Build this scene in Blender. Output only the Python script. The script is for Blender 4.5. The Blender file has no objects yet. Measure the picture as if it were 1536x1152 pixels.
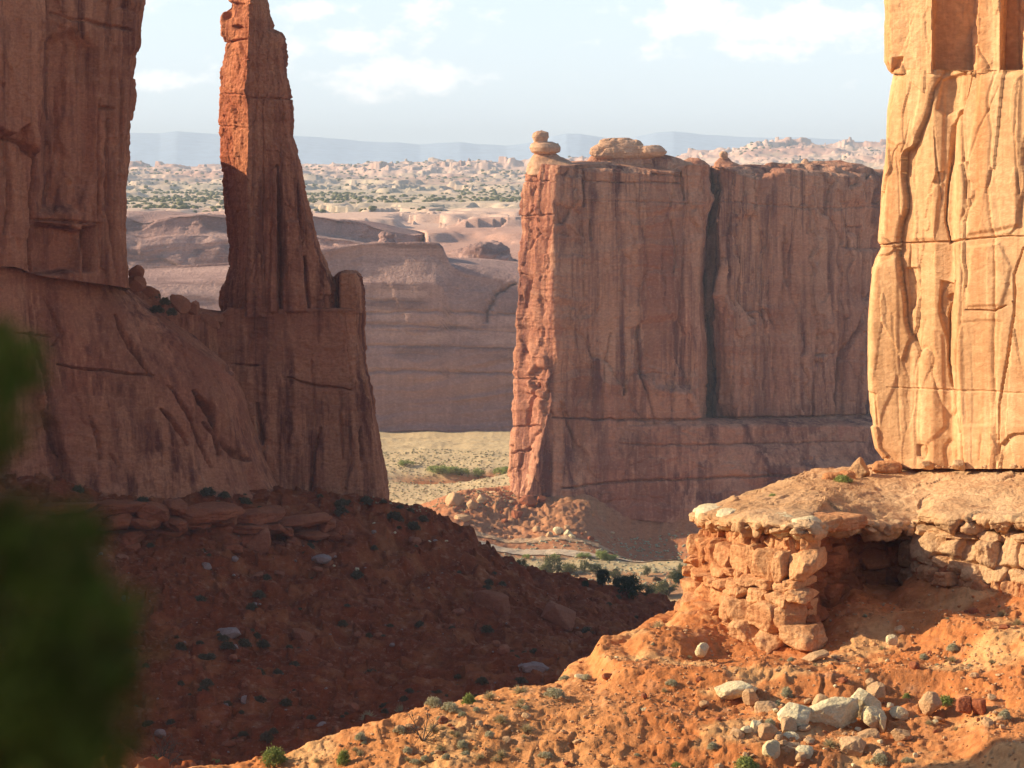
import bpy, math, random, numpy as np
from mathutils import Vector, Matrix
rad = math.radians
random.seed(7); RNG = np.random.default_rng(7)
SC = bpy.context.scene
COL = SC.collection
# ------------------------------------------------------------------ camera, sky, sun
F = 3400.0; HOR = 250.0; CX = 768.0
cam_d = bpy.data.cameras.new("camera"); cam = bpy.data.objects.new("camera", cam_d); COL.objects.link(cam)
cam.location = (0, 0, 0); cam.rotation_euler = (rad(90), 0, 0)
cam_d.sensor_width = 36; cam_d.lens = F/1536*36; cam_d.shift_y = -(576-HOR)/1536
cam_d.clip_start = 0.1; cam_d.clip_end = 40000
cam_d.dof.use_dof = True; cam_d.dof.focus_distance = 210; cam_d.dof.aperture_fstop = 2.8
SC.camera = cam
SUN_EL = 24.0
sh = np.array([-0.995, 0.10]); sh /= np.linalg.norm(sh)
SUN = Vector((sh[0]*math.cos(rad(SUN_EL)), sh[1]*math.cos(rad(SUN_EL)), math.sin(rad(SUN_EL))))
sl = bpy.data.lights.new("sun", 'SUN'); so = bpy.data.objects.new("sun", sl); COL.objects.link(so)
sl.energy = 5.0; sl.angle = rad(0.5); sl.color = (1.0, 0.84, 0.60)
so.rotation_euler = (-SUN).to_track_quat('-Z', 'Y').to_euler()
SC.view_settings.view_transform = 'Standard'; SC.view_settings.look = 'None'
SC.view_settings.gamma = 1; SC.view_settings.exposure = 0.62
W = bpy.data.worlds.new("World"); SC.world = W; W.use_nodes = True
wn = W.node_tree.nodes; wl = W.node_tree.links; wn.clear()
def wnode(t, **k):
    n = wn.new(t)
    for a, b in k.items(): setattr(n, a, b)
    return n
wo = wnode('ShaderNodeOutputWorld'); bg = wnode('ShaderNodeBackground'); wl.new(bg.outputs[0], wo.inputs[0])
sky = wnode('ShaderNodeTexSky', sky_type='NISHITA'); sky.sun_disc = False
sky.sun_elevation = rad(SUN_EL); sky.sun_rotation = math.atan2(SUN.x, SUN.y)
sky.air_density = 1.0; sky.dust_density = 2.6; sky.ozone_density = .9; sky.altitude = 1400
bg.inputs[1].default_value = 0.128
def wmath(op, a, b=None, c=None):
    n = wnode('ShaderNodeMath', operation=op)
    for i, v in enumerate((a, b, c)):
        if v is None: continue
        if isinstance(v, (int, float)): n.inputs[i].default_value = v
        else: wl.new(v, n.inputs[i])
    return n.outputs[0]
tc = wnode('ShaderNodeTexCoord'); sx = wnode('ShaderNodeSeparateXYZ'); wl.new(tc.outputs['Generated'], sx.inputs[0])
mp = wnode('ShaderNodeMapping'); mp.inputs['Scale'].default_value = (55, 55, 95); wl.new(tc.outputs['Generated'], mp.inputs[0])
cn = wnode('ShaderNodeTexNoise'); cn.inputs['Scale'].default_value = 1.0; cn.inputs['Detail'].default_value = 9; cn.inputs['Roughness'].default_value = .58
wl.new(mp.outputs[0], cn.inputs[0])
mask = None
# soft cumulus: bearing (x), elevation (z), half widths, weight
for (cx, cz, rx, rz, w) in [(.078, .066, .022, .010, .85), (.122, .062, .036, .010, .85), (.105, .052, .055, .005, .5), (-.05, .040, .03, .010, .8), (-.065, .052, .035, .009, .45),
                            (-.17, .072, .05, .005, .5), (-.09, .069, .03, .004, .55), (-.04, .068, .03, .008, .5), (-.16, .037, .03, .004, .4), (.4, .09, .12, .02, 1), (-.45, .10, .15, .02, 1), (0.0, .16, .2, .02, 1)]:
    a = wmath('DIVIDE', wmath('SUBTRACT', sx.outputs[0], cx), rx); b = wmath('DIVIDE', wmath('SUBTRACT', sx.outputs[2], cz), rz)
    r = wmath('SQRT', wmath('ADD', wmath('MULTIPLY', a, a), wmath('MULTIPLY', b, b)))
    m = wmath('MULTIPLY', wmath('MAXIMUM', wmath('SUBTRACT', 1.0, wmath('MULTIPLY', r, .62)), 0.0), w)
    mask = m if mask is None else wmath('MAXIMUM', mask, m)
fr = wmath('MAXIMUM', sx.outputs[1], 0.0); mask = wmath('MULTIPLY', mask, wmath('MINIMUM', wmath('MULTIPLY', fr, 3.0), 1.0))
cm = wnode('ShaderNodeMapRange'); cm.interpolation_type = 'SMOOTHSTEP'
wl.new(wmath('ADD', cn.outputs[0], wmath('MULTIPLY', mask, .62)), cm.inputs[0])
cm.inputs[1].default_value = .60; cm.inputs[2].default_value = 1.0
# veil added to brighten the low sky ahead, then the cumulus
vl = wmath('MULTIPLY', wmath('MULTIPLY', wmath('MINIMUM', wmath('MULTIPLY', wmath('MAXIMUM', wmath('SUBTRACT', sx.outputs[1], .80), 0.0), 7.0), 1.0), wmath('MAXIMUM', wmath('SUBTRACT', 1.0, wmath('MULTIPLY', sx.outputs[2], 4.0)), 0.0)), .85)
vm = wnode('ShaderNodeMix', data_type='RGBA'); wl.new(vl, vm.inputs[0]); wl.new(sky.outputs[0], vm.inputs[6]); vm.inputs[7].default_value = (5.2, 5.9, 6.6, 1)
mx = wnode('ShaderNodeMix', data_type='RGBA'); wl.new(wmath('MULTIPLY', cm.outputs[0], .8), mx.inputs[0])
wl.new(vm.outputs[2], mx.inputs[6]); mx.inputs[7].default_value = (8.6, 8.1, 7.7, 1); wl.new(mx.outputs[2], bg.inputs[0])

# ------------------------------------------------------------------ numeric helpers
def Pt(px, py, d):
    return np.array([(px-CX)/F*d, d, (HOR-py)/F*d])
def proj(P):
    d = np.maximum(P[..., 1], .5)
    return CX+P[..., 0]/d*F, HOR-P[..., 2]/d*F
U32 = np.uint32
def h3(x, y, z, s=0):
    with np.errstate(over='ignore'):
        h = (x.astype(np.int64)*374761393 + y.astype(np.int64)*668265263 + z.astype(np.int64)*2147483647 + s*974634777).astype(np.int64)
        h = (h & 0xffffffff).astype(np.uint64)
        h = ((h ^ (h >> np.uint64(13)))*np.uint64(1274126177)) & np.uint64(0xffffffff)
        h = ((h ^ (h >> np.uint64(16)))*np.uint64(2246822519)) & np.uint64(0xffffffff)
        h = h ^ (h >> np.uint64(15))
    return (h & np.uint64(0xffffff)).astype(np.float64)/16777216.0
def vnoise(P, s=0):
    x, y, z = P[..., 0], P[..., 1], P[..., 2]
    ix, iy, iz = np.floor(x), np.floor(y), np.floor(z)
    fx, fy, fz = x-ix, y-iy, z-iz
    u, v, w = [f*f*f*(f*(f*6-15)+10) for f in (fx, fy, fz)]
    r = 0
    for a in (0, 1):
        for b in (0, 1):
            for c in (0, 1):
                r = r + h3(ix+a, iy+b, iz+c, s)*(u if a else 1-u)*(v if b else 1-v)*(w if c else 1-w)
    return r*2-1
def fbm(P, o=4, s=0, g=.5):
    r = 0; a = 1; t = 0
    P = np.asarray(P)
    for i in range(o):
        r = r + a*vnoise(P*(2.03**i)+i*13.7, s+i); t += a; a *= g
    return r/t
def ridged(P, o=4, s=0):
    r = 0; a = 1; t = 0
    for i in range(o):
        r = r + a*(1-2*np.abs(vnoise(P*(2.03**i)+i*7.1, s+i))); t += a; a *= .5
    return r/t
def facets(P, s=0, tilt=.6, dims=3):
    """cellular planes: returns (height, F2-F1)"""
    I = np.floor(P); best = np.full(P.shape[:-1], 9e9); sec = best.copy(); val = np.zeros(P.shape[:-1])
    rng = [(a, b, c) for a in (-1, 0, 1) for b in (-1, 0, 1) for c in ((-1, 0, 1) if dims == 3 else (0,))]
    for (a, b, c) in rng:
        x, y, z = I[..., 0]+a, I[..., 1]+b, I[..., 2]+c
        r1, r2, r3 = h3(x, y, z, s+1), h3(x, y, z, s+2), h3(x, y, z, s+3)
        dx, dy, dz = P[..., 0]-x-r1, P[..., 1]-y-r2, (P[..., 2]-z-r3 if dims == 3 else 0)
        dd = dx*dx+dy*dy+dz*dz
        v = (r1*7.31 % 1)*2-1 + tilt*((r2*5.17 % 1*2-1)*dx*2+(r3*9.7 % 1*2-1)*dy*2+((r1*3.3 % 1*2-1)*dz*2 if dims == 3 else 0))
        m = dd < best
        sec = np.where(m, best, np.minimum(sec, dd)); val = np.where(m, v, val); best = np.where(m, dd, best)
    return val, np.sqrt(sec)-np.sqrt(best)
def sstep(a, b, x):
    t = np.clip((x-a)/(b-a), 0, 1); return t*t*(3-2*t)
def seg_dist(px, py, line):
    D = np.full(px.shape, 1e9); T = np.zeros(px.shape)
    n = len(line)-1
    for i in range(n):
        (x0, y0), (x1, y1) = line[i], line[i+1]
        vx, vy = x1-x0, y1-y0; L = vx*vx+vy*vy+1e-9
        t = np.clip(((px-x0)*vx+(py-y0)*vy)/L, 0, 1)
        d = np.hypot(px-x0-t*vx, py-y0-t*vy); m = d < D
        D = np.where(m, d, D); T = np.where(m, (i+t)/n, T)
    return D, T
def in_poly(px, py, poly):
    r = np.zeros(px.shape, bool); n = len(poly)
    for i in range(n):
        (x0, y0), (x1, y1) = poly[i], poly[(i+1) % n]
        if y0 == y1: continue
        c = ((y0 > py) != (y1 > py)) & (px < (x1-x0)*(py-y0)/(y1-y0)+x0); r ^= c
    return r
def carve(P, cracks=(), panels=(), wob=3.0):
    """cracks: (line, half width px, depth m). panels: (polygon, soft px, depth m). negative = proud."""
    px, py = proj(P)
    wx = fbm(P*.5, 3, 91)*wob; wy = fbm(P*.5, 3, 95)*wob
    px = px+wx; py = py+wy; d = np.zeros(px.shape)
    for line, w, dep in cracks:
        D, T = seg_dist(px, py, line)
        d -= dep*np.clip(1-D/(w*(.45+.55*np.sin(np.pi*np.clip(T, .02, .98)))), 0, 1)
    for poly, soft, dep in panels:
        D, _ = seg_dist(px, py, list(poly)+[poly[0]])
        s = np.where(in_poly(px, py, poly), D, -D)
        d -= dep*sstep(-soft*.2, soft, s)
    return d
def vnormals(V, Q):
    n = np.zeros_like(V)
    a, b, c, d = [V[Q[:, i]] for i in range(4)]
    fn = np.cross(c-a, d-b)
    for i in range(4):
        for k in range(3): n[:, k] += np.bincount(Q[:, i], fn[:, k], len(V))
    return n/(np.linalg.norm(n, axis=1, keepdims=True)+1e-12)
def grid_quads(nr, nc, wrap=False):
    r = np.arange(nr-1)[:, None]; c = np.arange(nc if wrap else nc-1)[None, :]; c2 = (c+1) % nc
    return np.stack([r*nc+c, r*nc+c2, (r+1)*nc+c2, (r+1)*nc+c], -1).reshape(-1, 4)
def mesh_np(name, V, Q, mat, parent=None, smooth=True, loc=None, tint=None, link=True):
    V = np.asarray(V, np.float64)
    if loc is not None: V = V-np.asarray(loc)
    me = bpy.data.meshes.new(name); k = Q.shape[1]
    me.vertices.add(len(V)); me.vertices.foreach_set('co', V.astype(np.float32).ravel())
    me.loops.add(len(Q)*k); me.loops.foreach_set('vertex_index', Q.astype(np.int32).ravel())
    me.polygons.add(len(Q)); me.polygons.foreach_set('loop_start', (np.arange(len(Q))*k).astype(np.int32))
    me.polygons.foreach_set('loop_total', np.full(len(Q), k, np.int32)) if False else None
    if smooth: me.polygons.foreach_set('use_smooth', np.ones(len(Q), bool))
    me.update(calc_edges=True); me.validate()
    if tint is not None:
        at = me.color_attributes.new('tint', 'FLOAT_COLOR', 'POINT')
        at.data.foreach_set('color', np.concatenate([tint, np.ones((len(V), 1))], 1).astype(np.float32).ravel())
    me.materials.append(mat)
    o = bpy.data.objects.new(name, me)
    if link: COL.objects.link(o)
    if parent is not None: o.parent = parent
    return o
def tag(o, label=None, cat=None, group=None, kind=None):
    if label: o['label'] = label
    if cat: o['category'] = cat
    if group: o['group'] = group
    if kind: o['kind'] = kind
    return o
def empty(name, loc, label, cat, group=None):
    e = bpy.data.objects.new(name, None); COL.objects.link(e); e.location = loc; e.empty_display_size = 1
    return tag(e, label, cat, group)

# ------------------------------------------------------------------ materials
def mat_base(name):
    m = bpy.data.materials.new(name); m.use_nodes = True; nt = m.node_tree; nt.nodes.clear()
    o = nt.nodes.new('ShaderNodeOutputMaterial'); b = nt.nodes.new('ShaderNodeBsdfPrincipled')
    b.inputs['Roughness'].default_value = .95; b.inputs['Specular IOR Level'].default_value = .08
    nt.links.new(b.outputs[0], o.inputs[0]); return m, nt, b
class NB:
    def __init__(s, nt): s.nt = nt
    def n(s, t, **k):
        x = s.nt.nodes.new(t)
        for a, b in k.items(): setattr(x, a, b)
        return x
    def l(s, a, b): s.nt.links.new(a, b)
    def noise(s, vec, scale3, detail=4, rough=.55, off=(0, 0, 0)):
        m = s.n('ShaderNodeMapping'); m.inputs['Scale'].default_value = scale3; m.inputs['Location'].default_value = off
        s.l(vec, m.inputs[0]); t = s.n('ShaderNodeTexNoise'); t.inputs['Scale'].default_value = 1
        t.inputs['Detail'].default_value = detail; t.inputs['Roughness'].default_value = rough
        s.l(m.outputs[0], t.inputs[0]); return t.outputs[0]
    def mr(s, v, a, b, c=0, d=1):
        m = s.n('ShaderNodeMapRange'); s.l(v, m.inputs[0])
        for i, q in enumerate((a, b, c, d)): m.inputs[1+i].default_value = q
        return m.outputs[0]
    def mix(s, f, a, b, bt='MIX'):
        m = s.n('ShaderNodeMix', data_type='RGBA', blend_type=bt)
        if isinstance(f, float): m.inputs[0].default_value = f
        else: s.l(f, m.inputs[0])
        for i, q in ((6, a), (7, b)):
            if isinstance(q, tuple): m.inputs[i].default_value = (*q, 1)
            else: s.l(q, m.inputs[i])
        return m.outputs[2]
    def math(s, op, a, b):
        m = s.n('ShaderNodeMath', operation=op)
        for i, q in enumerate((a, b)):
            if isinstance(q, (int, float)): m.inputs[i].default_value = q
            else: s.l(q, m.inputs[i])
        return m.outputs[0]
def sandstone(name, base, light, varnish, k=1.0, streak=.6, band=.5, bump=.3, fine=1.0, grey=None):
    """k = metres scale (features per metre multiplied by k)"""
    m, nt, b = mat_base(name); q = NB(nt)
    g = q.n('ShaderNodeNewGeometry'); P = g.outputs['Position']
    big = q.noise(P, (.05*k, .05*k, .04*k), 5)
    bands = q.noise(P, (.03*k, .03*k, .42*k), 5, .6)
    bm_ = q.mr(q.noise(P, (.06*k, .06*k, .09*k), 3, .5, (4, 7, 1)), .42, .62)
    st = q.noise(P, (.42*k, .42*k, .018*k), 5, .62)
    st2 = q.noise(P, (1.5*k, 1.5*k, .05*k), 4, .6, (9, 3, 2))
    fi = q.noise(P, (2.2*k*fine, 2.2*k*fine, 3.4*k*fine), 6, .65)
    mw = q.n('ShaderNodeMapping'); mw.inputs['Scale'].default_value = (.16*k, .16*k, .035*k); q.l(P, mw.inputs[0])
    wv = q.n('ShaderNodeTexNoise'); wv.inputs['Scale'].default_value = 3; wv.inputs['Detail'].default_value = 4; q.l(mw.outputs[0], wv.inputs[0])
    va = q.n('ShaderNodeVectorMath', operation='ADD'); vs_ = q.n('ShaderNodeVectorMath', operation='SCALE'); vs_.inputs[3].default_value = .7; q.l(wv.outputs[1], vs_.inputs[0]); q.l(mw.outputs[0], va.inputs[0]); q.l(vs_.outputs[0], va.inputs[1])
    vo = q.n('ShaderNodeTexVoronoi'); vo.inputs['Scale'].default_value = 1; q.l(va.outputs[0], vo.inputs[0]); sp_ = q.n('ShaderNodeSeparateColor'); q.l(vo.outputs['Color'], sp_.inputs[0])
    smask = q.mr(q.noise(P, (.11*k, .11*k, .05*k), 4, .6, (3, 8, 5)), .40, .62)
    c = q.mix(q.mr(big, .35, .65), base, light)
    c = q.mix(q.mr(sp_.outputs[0], .55, .60, 0, .45*streak), c, tuple(x*.60 for x in base)); c = q.mix(q.mr(sp_.outputs[1], .62, .66, 0, .5*streak), c, light)
    c = q.mix(q.math('MULTIPLY', q.mr(bands, .44, .60, 0, band*1.3), bm_), c, tuple(x*.72 for x in base))
    c = q.mix(q.math('MULTIPLY', q.mr(bands, .56, .34, 0, band), bm_), c, light)
    c = q.mix(q.math('MULTIPLY', q.mr(st, .5, .66), q.mr(big, .3, .62, .25, streak*1.4)), c, varnish)
    c = q.mix(q.math('MULTIPLY', q.mr(st2, .51, .66, 0, streak*.85), smask), c, varnish)
    c = q.mix(q.math('MULTIPLY', q.mr(st2, .47, .30, 0, streak*.7), smask), c, tuple(min(1, x*1.25) for x in light))
    c = q.mix(q.mr(fi, .44, .72, 0, .5), c, tuple(x*.55 for x in base))
    c = q.mix(q.mr(fi, .46, .28, 0, .35), c, tuple(min(1, x*1.15) for x in light))
    if grey: c = q.mix(q.mr(q.noise(P, (.3*k, .3*k, .4*k), 5), .55, .68, 0, .6), c, grey)
    q.l(c, b.inputs['Base Color'])
    bp = q.n('ShaderNodeBump'); bp.inputs['Strength'].default_value = bump; bp.inputs['Distance'].default_value = .35/k
    hh = q.math('ADD', q.math('MULTIPLY', fi, 1.0), q.math('MULTIPLY', bands, .8)); q.l(q.math('ADD', hh, q.math('MULTIPLY', st2, .7)), bp.inputs['Height'])
    q.l(bp.outputs[0], b.inputs['Normal']); return m
M = {}
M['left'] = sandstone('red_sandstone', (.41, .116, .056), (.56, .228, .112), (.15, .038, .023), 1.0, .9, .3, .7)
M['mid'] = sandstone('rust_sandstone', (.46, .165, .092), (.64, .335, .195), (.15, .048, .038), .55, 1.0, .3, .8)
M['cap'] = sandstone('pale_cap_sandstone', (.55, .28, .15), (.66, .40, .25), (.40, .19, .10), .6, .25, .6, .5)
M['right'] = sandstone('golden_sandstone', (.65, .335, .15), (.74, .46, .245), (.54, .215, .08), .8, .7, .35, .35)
M['ledge'] = sandstone('ledge_sandstone', (.56, .23, .09), (.72, .41, .20), (.36, .11, .045), 2.0, .5, .7, .8)
M['alcove'] = sandstone('ledge_shade_red', (.40, .125, .045), (.52, .20, .08), (.26, .07, .03), 2.0, .5, .7, .8)  # alcove shade put into the colour: ledge rock made darker and redder
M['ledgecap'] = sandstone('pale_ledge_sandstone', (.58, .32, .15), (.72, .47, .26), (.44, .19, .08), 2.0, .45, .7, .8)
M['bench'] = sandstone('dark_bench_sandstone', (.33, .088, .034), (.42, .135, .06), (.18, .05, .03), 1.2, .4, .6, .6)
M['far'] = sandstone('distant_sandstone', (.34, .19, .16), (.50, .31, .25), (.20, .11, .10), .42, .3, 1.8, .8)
M['mount'] = sandstone('mountain_haze_blue', (.42, .54, .70), (.43, .55, .71), (.41, .53, .69), .01, 0.0, .05, .05)  # air haze put into the colour, pale blue instead of rock tones
M['white_rock'] = sandstone('cream_rock', (.72, .56, .31), (.84, .71, .45), (.50, .34, .17), 3.5, .15, .2, .8)
M['tan_rock'] = sandstone('tan_rock', (.52, .30, .15), (.68, .44, .24), (.40, .18, .08), 3.5, .2, .3, .8)
M['red_rock'] = sandstone('red_rock', (.32, .10, .045), (.42, .155, .08), (.20, .055, .03), 2.5, .2, .3, .8)
M['grey_rock'] = sandstone('grey_rock', (.30, .19, .15), (.42, .30, .25), (.22, .11, .09), 2.5, .2, .3, .8)
def ground_mat():
    m, nt, b = mat_base('desert_ground'); q = NB(nt)
    P = q.n('ShaderNodeNewGeometry').outputs['Position']; at = q.n('ShaderNodeAttribute', attribute_name='tint').outputs['Color']
    n1 = q.noise(P, (.25, .25, .25), 6, .6); n2 = q.noise(P, (2.2, 2.2, 2.2), 6, .7); n3 = q.noise(P, (7, 7, 7), 5, .7)
    c = q.mix(q.mr(n1, .35, .65), q.mix(.5, at, (.5, .5, .5), 'MULTIPLY') if False else at, q.mix(.35, at, (.62, .42, .30), 'SOFT_LIGHT'))
    n4 = q.noise(P, (.75, .75, 1.6), 6, .65, (5, 2, 8)); c = q.mix(q.mr(n4, .50, .66, 0, .55), c, q.mix(1.0, c, (.55, .45, .42), 'MULTIPLY')); c = q.mix(q.mr(n4, .44, .30, 0, .4), c, q.mix(.5, c, (.80, .55, .36)))
    c = q.mix(q.mr(n2, .48, .66, 0, .5), c, q.mix(1.0, c, (.62, .5, .45), 'MULTIPLY'))
    c = q.mix(q.mr(n3, .60, .72, 0, .5), c, q.mix(.6, c, (.75, .60, .42)))
    q.l(c, b.inputs['Base Color'])
    bp = q.n('ShaderNodeBump'); bp.inputs['Strength'].default_value = .6; bp.inputs['Distance'].default_value = .2
    q.l(q.math('ADD', n2, q.math('MULTIPLY', n3, .6)), bp.inputs['Height']); q.l(bp.outputs[0], b.inputs['Normal']); return m
M['ground'] = ground_mat()
def leaf_mat(name, a, b_, tr=.25, k=3.0):
    m, nt, b = mat_base(name); q = NB(nt)
    P = q.n('ShaderNodeNewGeometry').outputs['Position']; oi = q.n('ShaderNodeObjectInfo').outputs['Random']
    c = q.mix(q.mr(q.noise(P, (k, k, k), 3), .35, .65), a, b_); c = q.mix(q.mr(oi, 0, 1, 0, .35), c, tuple(x*.6 for x in a))
    q.l(c, b.inputs['Base Color']); b.inputs['Roughness'].default_value = .7
    t = q.n('ShaderNodeBsdfTranslucent'); q.l(c, t.inputs[0]); ms = q.n('ShaderNodeMixShader'); ms.inputs[0].default_value = tr
    q.l(b.outputs[0], ms.inputs[1]); q.l(t.outputs[0], ms.inputs[2])
    out = [n for n in nt.nodes if n.type == 'OUTPUT_MATERIAL'][0]; q.l(ms.outputs[0], out.inputs[0]); return m
M['fore_light'] = leaf_mat('leaf_tip', (.08, .10, .018), (.20, .23, .04), .35, 9)  # paler copy of the near leaf: highlights put into the colour
M['juniper'] = leaf_mat('juniper_leaf', (.035, .05, .018), (.075, .09, .03))
M['sage'] = leaf_mat('sage_leaf', (.42, .40, .24), (.60, .54, .36))
M['greenleaf'] = leaf_mat('green_leaf', (.26, .31, .08), (.40, .42, .15))
M['olive'] = leaf_mat('olive_leaf', (.14, .14, .055), (.24, .22, .10))
M['straw'] = leaf_mat('straw', (.45, .36, .19), (.55, .47, .28))
M['dark_scrub'] = leaf_mat('dark_scrub_leaf', (.12, .085, .045), (.19, .14, .075))
M['fore'] = leaf_mat('foreground_leaf', (.05, .042, .012), (.15, .17, .025), .3, 7)
def wood_mat(name, c1, c2):
    m, nt, b = mat_base(name); q = NB(nt); P = q.n('ShaderNodeTexCoord').outputs['Object']
    q.l(q.mix(q.mr(q.noise(P, (12, 12, 2), 4), .3, .7), c1, c2), b.inputs['Base Color']); return m
M['wood'] = wood_mat('weathered_wood', (.09, .06, .045), (.20, .15, .11))
M['bark'] = wood_mat('juniper_bark', (.12, .08, .06), (.24, .18, .13))

# ------------------------------------------------------------------ terrain height field
CP = []   # control points (x, y, z)
def cp(px, py, d): CP.append(tuple(Pt(px, py, d)))
for a in [(-900, 760, 195), (-300, 740, 258), (0, 742, 282), (200, 742, 296), (400, 745, 308), (560, 748, 320), (620, 756, 325), (660, 772, 327),
          (-900, 900, 185), (-300, 860, 245), (0, 870, 262), (200, 870, 272), (400, 862, 286), (560, 845, 298), (640, 850, 305),
          (690, 806, 331), (740, 838, 338), (790, 856, 345), (850, 871, 352), (930, 888, 360), (1000, 905, 367),
          (0, 1000, 240), (200, 1000, 245), (400, 1000, 252), (600, 1000, 262), (750, 975, 280), (850, 950, 300), (930, 925, 335),
          (0, 1130, 218), (200, 1120, 220), (400, 1120, 224), (550, 1095, 230), (700, 1050, 242), (850, 1010, 260), (950, 965, 300),
          # spur crest
          (150, 1190, 114), (300, 1158, 115), (430, 1140, 116), (520, 1100, 117.5), (640, 1066, 120), (760, 1042, 123), (870, 1012, 126), (900, 975, 128), (950, 950, 132), (1000, 930, 138),
          (450, 1165, 113.5), (600, 1152, 113), (768, 1152, 112), (1000, 1152, 111), (1300, 1152, 110.3), (1536, 1105, 109), (1800, 1060, 108),
          (700, 1100, 115), (900, 1060, 118), (1050, 1040, 119), (1200, 1045, 118), (1400, 1035, 118), (1536, 1000, 118), (1100, 972, 127), (1210, 968, 126), (1290, 905, 133), (1350, 880, 136),
          (1440, 885, 132), (1536, 888, 129), (1750, 880, 124),
          # valley foot of the middle fin
          (600, 800, 560), (668, 772, 580), (690, 742, 598), (760, 738, 603), (830, 745, 596), (860, 785, 578), (900, 742, 597), (1000, 726, 602), (1100, 718, 605), (1200, 713, 608), (1330, 709, 612), (1000, 760, 598), (1200, 758, 600),
          (940, 786, 593), (1050, 785, 593), (1200, 800, 590), (1400, 790, 600), (760, 800, 573), (830, 822, 560)]: cp(*a)
CP += [(0, 102, -30), (25, 100, -27.8), (-25, 103, -30.5), (0, 80, -28.5), (30, 80, -26), (-30, 80, -28),
       (-12, 126, -37), (-4, 134, -38), (4, 142, -38), (8, 152, -42), (14, 165, -44), (25, 175, -40), (50, 170, -32),
       (-30, 130, -37), (-60, 140, -34), (-20, 165, -50), (0, 165, -50), (15, 200, -58), (40, 210, -50), (-10, 200, -57), (-45, 195, -46), (-90, 190, -36), (30, 250, -73), (70, 260, -60), (30, 300, -72), (60, 330, -75),
       (-20, 350, -62), (0, 380, -76), (27, 405, -84), (-30, 400, -80), (-90, 380, -60), (60, 400, -88), (-120, 320, -45),
       (0, 440, -91), (60, 450, -94), (-60, 450, -92), (120, 450, -92), (0, 490, -94.5), (40, 500, -95), (-80, 520, -95), (90, 500, -95), (180, 480, -90), (-200, 520, -92),
       (0, 540, -95), (40, 545, -95.2), (80, 550, -95), (-30, 580, -96), (-30, 640, -96), (0, 660, -96), (-60, 700, -96), (-10, 720, -96), (-40, 760, -95), (0, 780, -95), (-150, 700, -96), (-400, 900, -95), (150, 700, -92),
       (200, 850, -95), (-200, 1100, -96), (500, 1200, -96), (-900, 1500, -96), (900, 1500, -96), (0, 2500, -96), (-2000, 4000, -96), (2000, 4000, -96), (0, 10000, -96), (-5000, 10000, -96), (5000, 10000, -96), (300, 600, -85), (250, 300, -50), (-300, 300, -40)]
CP = np.array(CP)
def uv_(x, y):
    y = np.maximum(y, 1.0)
    return x/y*1.0, np.log(y)*.75
cu, cv = uv_(CP[:, 0], CP[:, 1]); CC = .02
def kern(a, b, c, d): return np.sqrt((a-c)**2+(b-d)**2+CC**2)
K_ = kern(cu[:, None], cv[:, None], cu[None], cv[None])
n_ = len(CP); A_ = np.zeros((n_+3, n_+3)); A_[:n_, :n_] = K_+np.eye(n_)*1e-5
A_[:n_, n_] = 1; A_[:n_, n_+1] = cu; A_[:n_, n_+2] = cv; A_[n_:, :n_] = A_[:n_, n_:].T
WT = np.linalg.solve(A_, np.concatenate([CP[:, 2], [0, 0, 0]]))
def _rbf(u, v):
    r = WT[n_]+WT[n_+1]*u+WT[n_+2]*v
    for i in range(n_): r = r+WT[i]*kern(u, v, cu[i], cv[i])
    return r
GU = np.concatenate([np.linspace(-2.2, -.5, 40)[:-1], np.linspace(-.5, -.25, 40)[:-1], np.linspace(-.25, .27, 320)[:-1], np.linspace(.27, .55, 40)[:-1], np.linspace(.55, 2.2, 40)])
GV = np.concatenate([np.linspace(math.log(60)*.75, math.log(800)*.75, 620)[:-1], np.linspace(math.log(800)*.75, math.log(40000)*.75, 80)])
GZ = _rbf(*np.meshgrid(GU, GV))
def H0(x, y):
    x = np.asarray(x, float); y = np.asarray(y, float)
    u, v = uv_(x, y); u = np.clip(u, GU[0], GU[-1]-1e-6); v = np.clip(v, GV[0], GV[-1]-1e-6)
    i = np.clip(np.searchsorted(GU, u)-1, 0, len(GU)-2); j = np.clip(np.searchsorted(GV, v)-1, 0, len(GV)-2)
    a = (u-GU[i])/(GU[i+1]-GU[i]); b = (v-GV[j])/(GV[j+1]-GV[j])
    r = (GZ[j, i]*(1-a)+GZ[j, i+1]*a)*(1-b)+(GZ[j+1, i]*(1-a)+GZ[j+1, i+1]*a)*b
    w = sstep(78, 98, y)
    nz = np.interp(y, [0, 4, 7, 12, 25, 50, 80, 120], [-1.75, -1.9, -4, -8, -16, -24, -28.5, -29])
    return nz*(1-w)+r*w
def gully_z(x, y):   # sandy wash cut in the meadow
    return -3.0*np.exp(-((y-718-12*np.sin(x*.05))/7.)**2)*sstep(-45, -25, x)*(1-sstep(20, 45, x))
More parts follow.
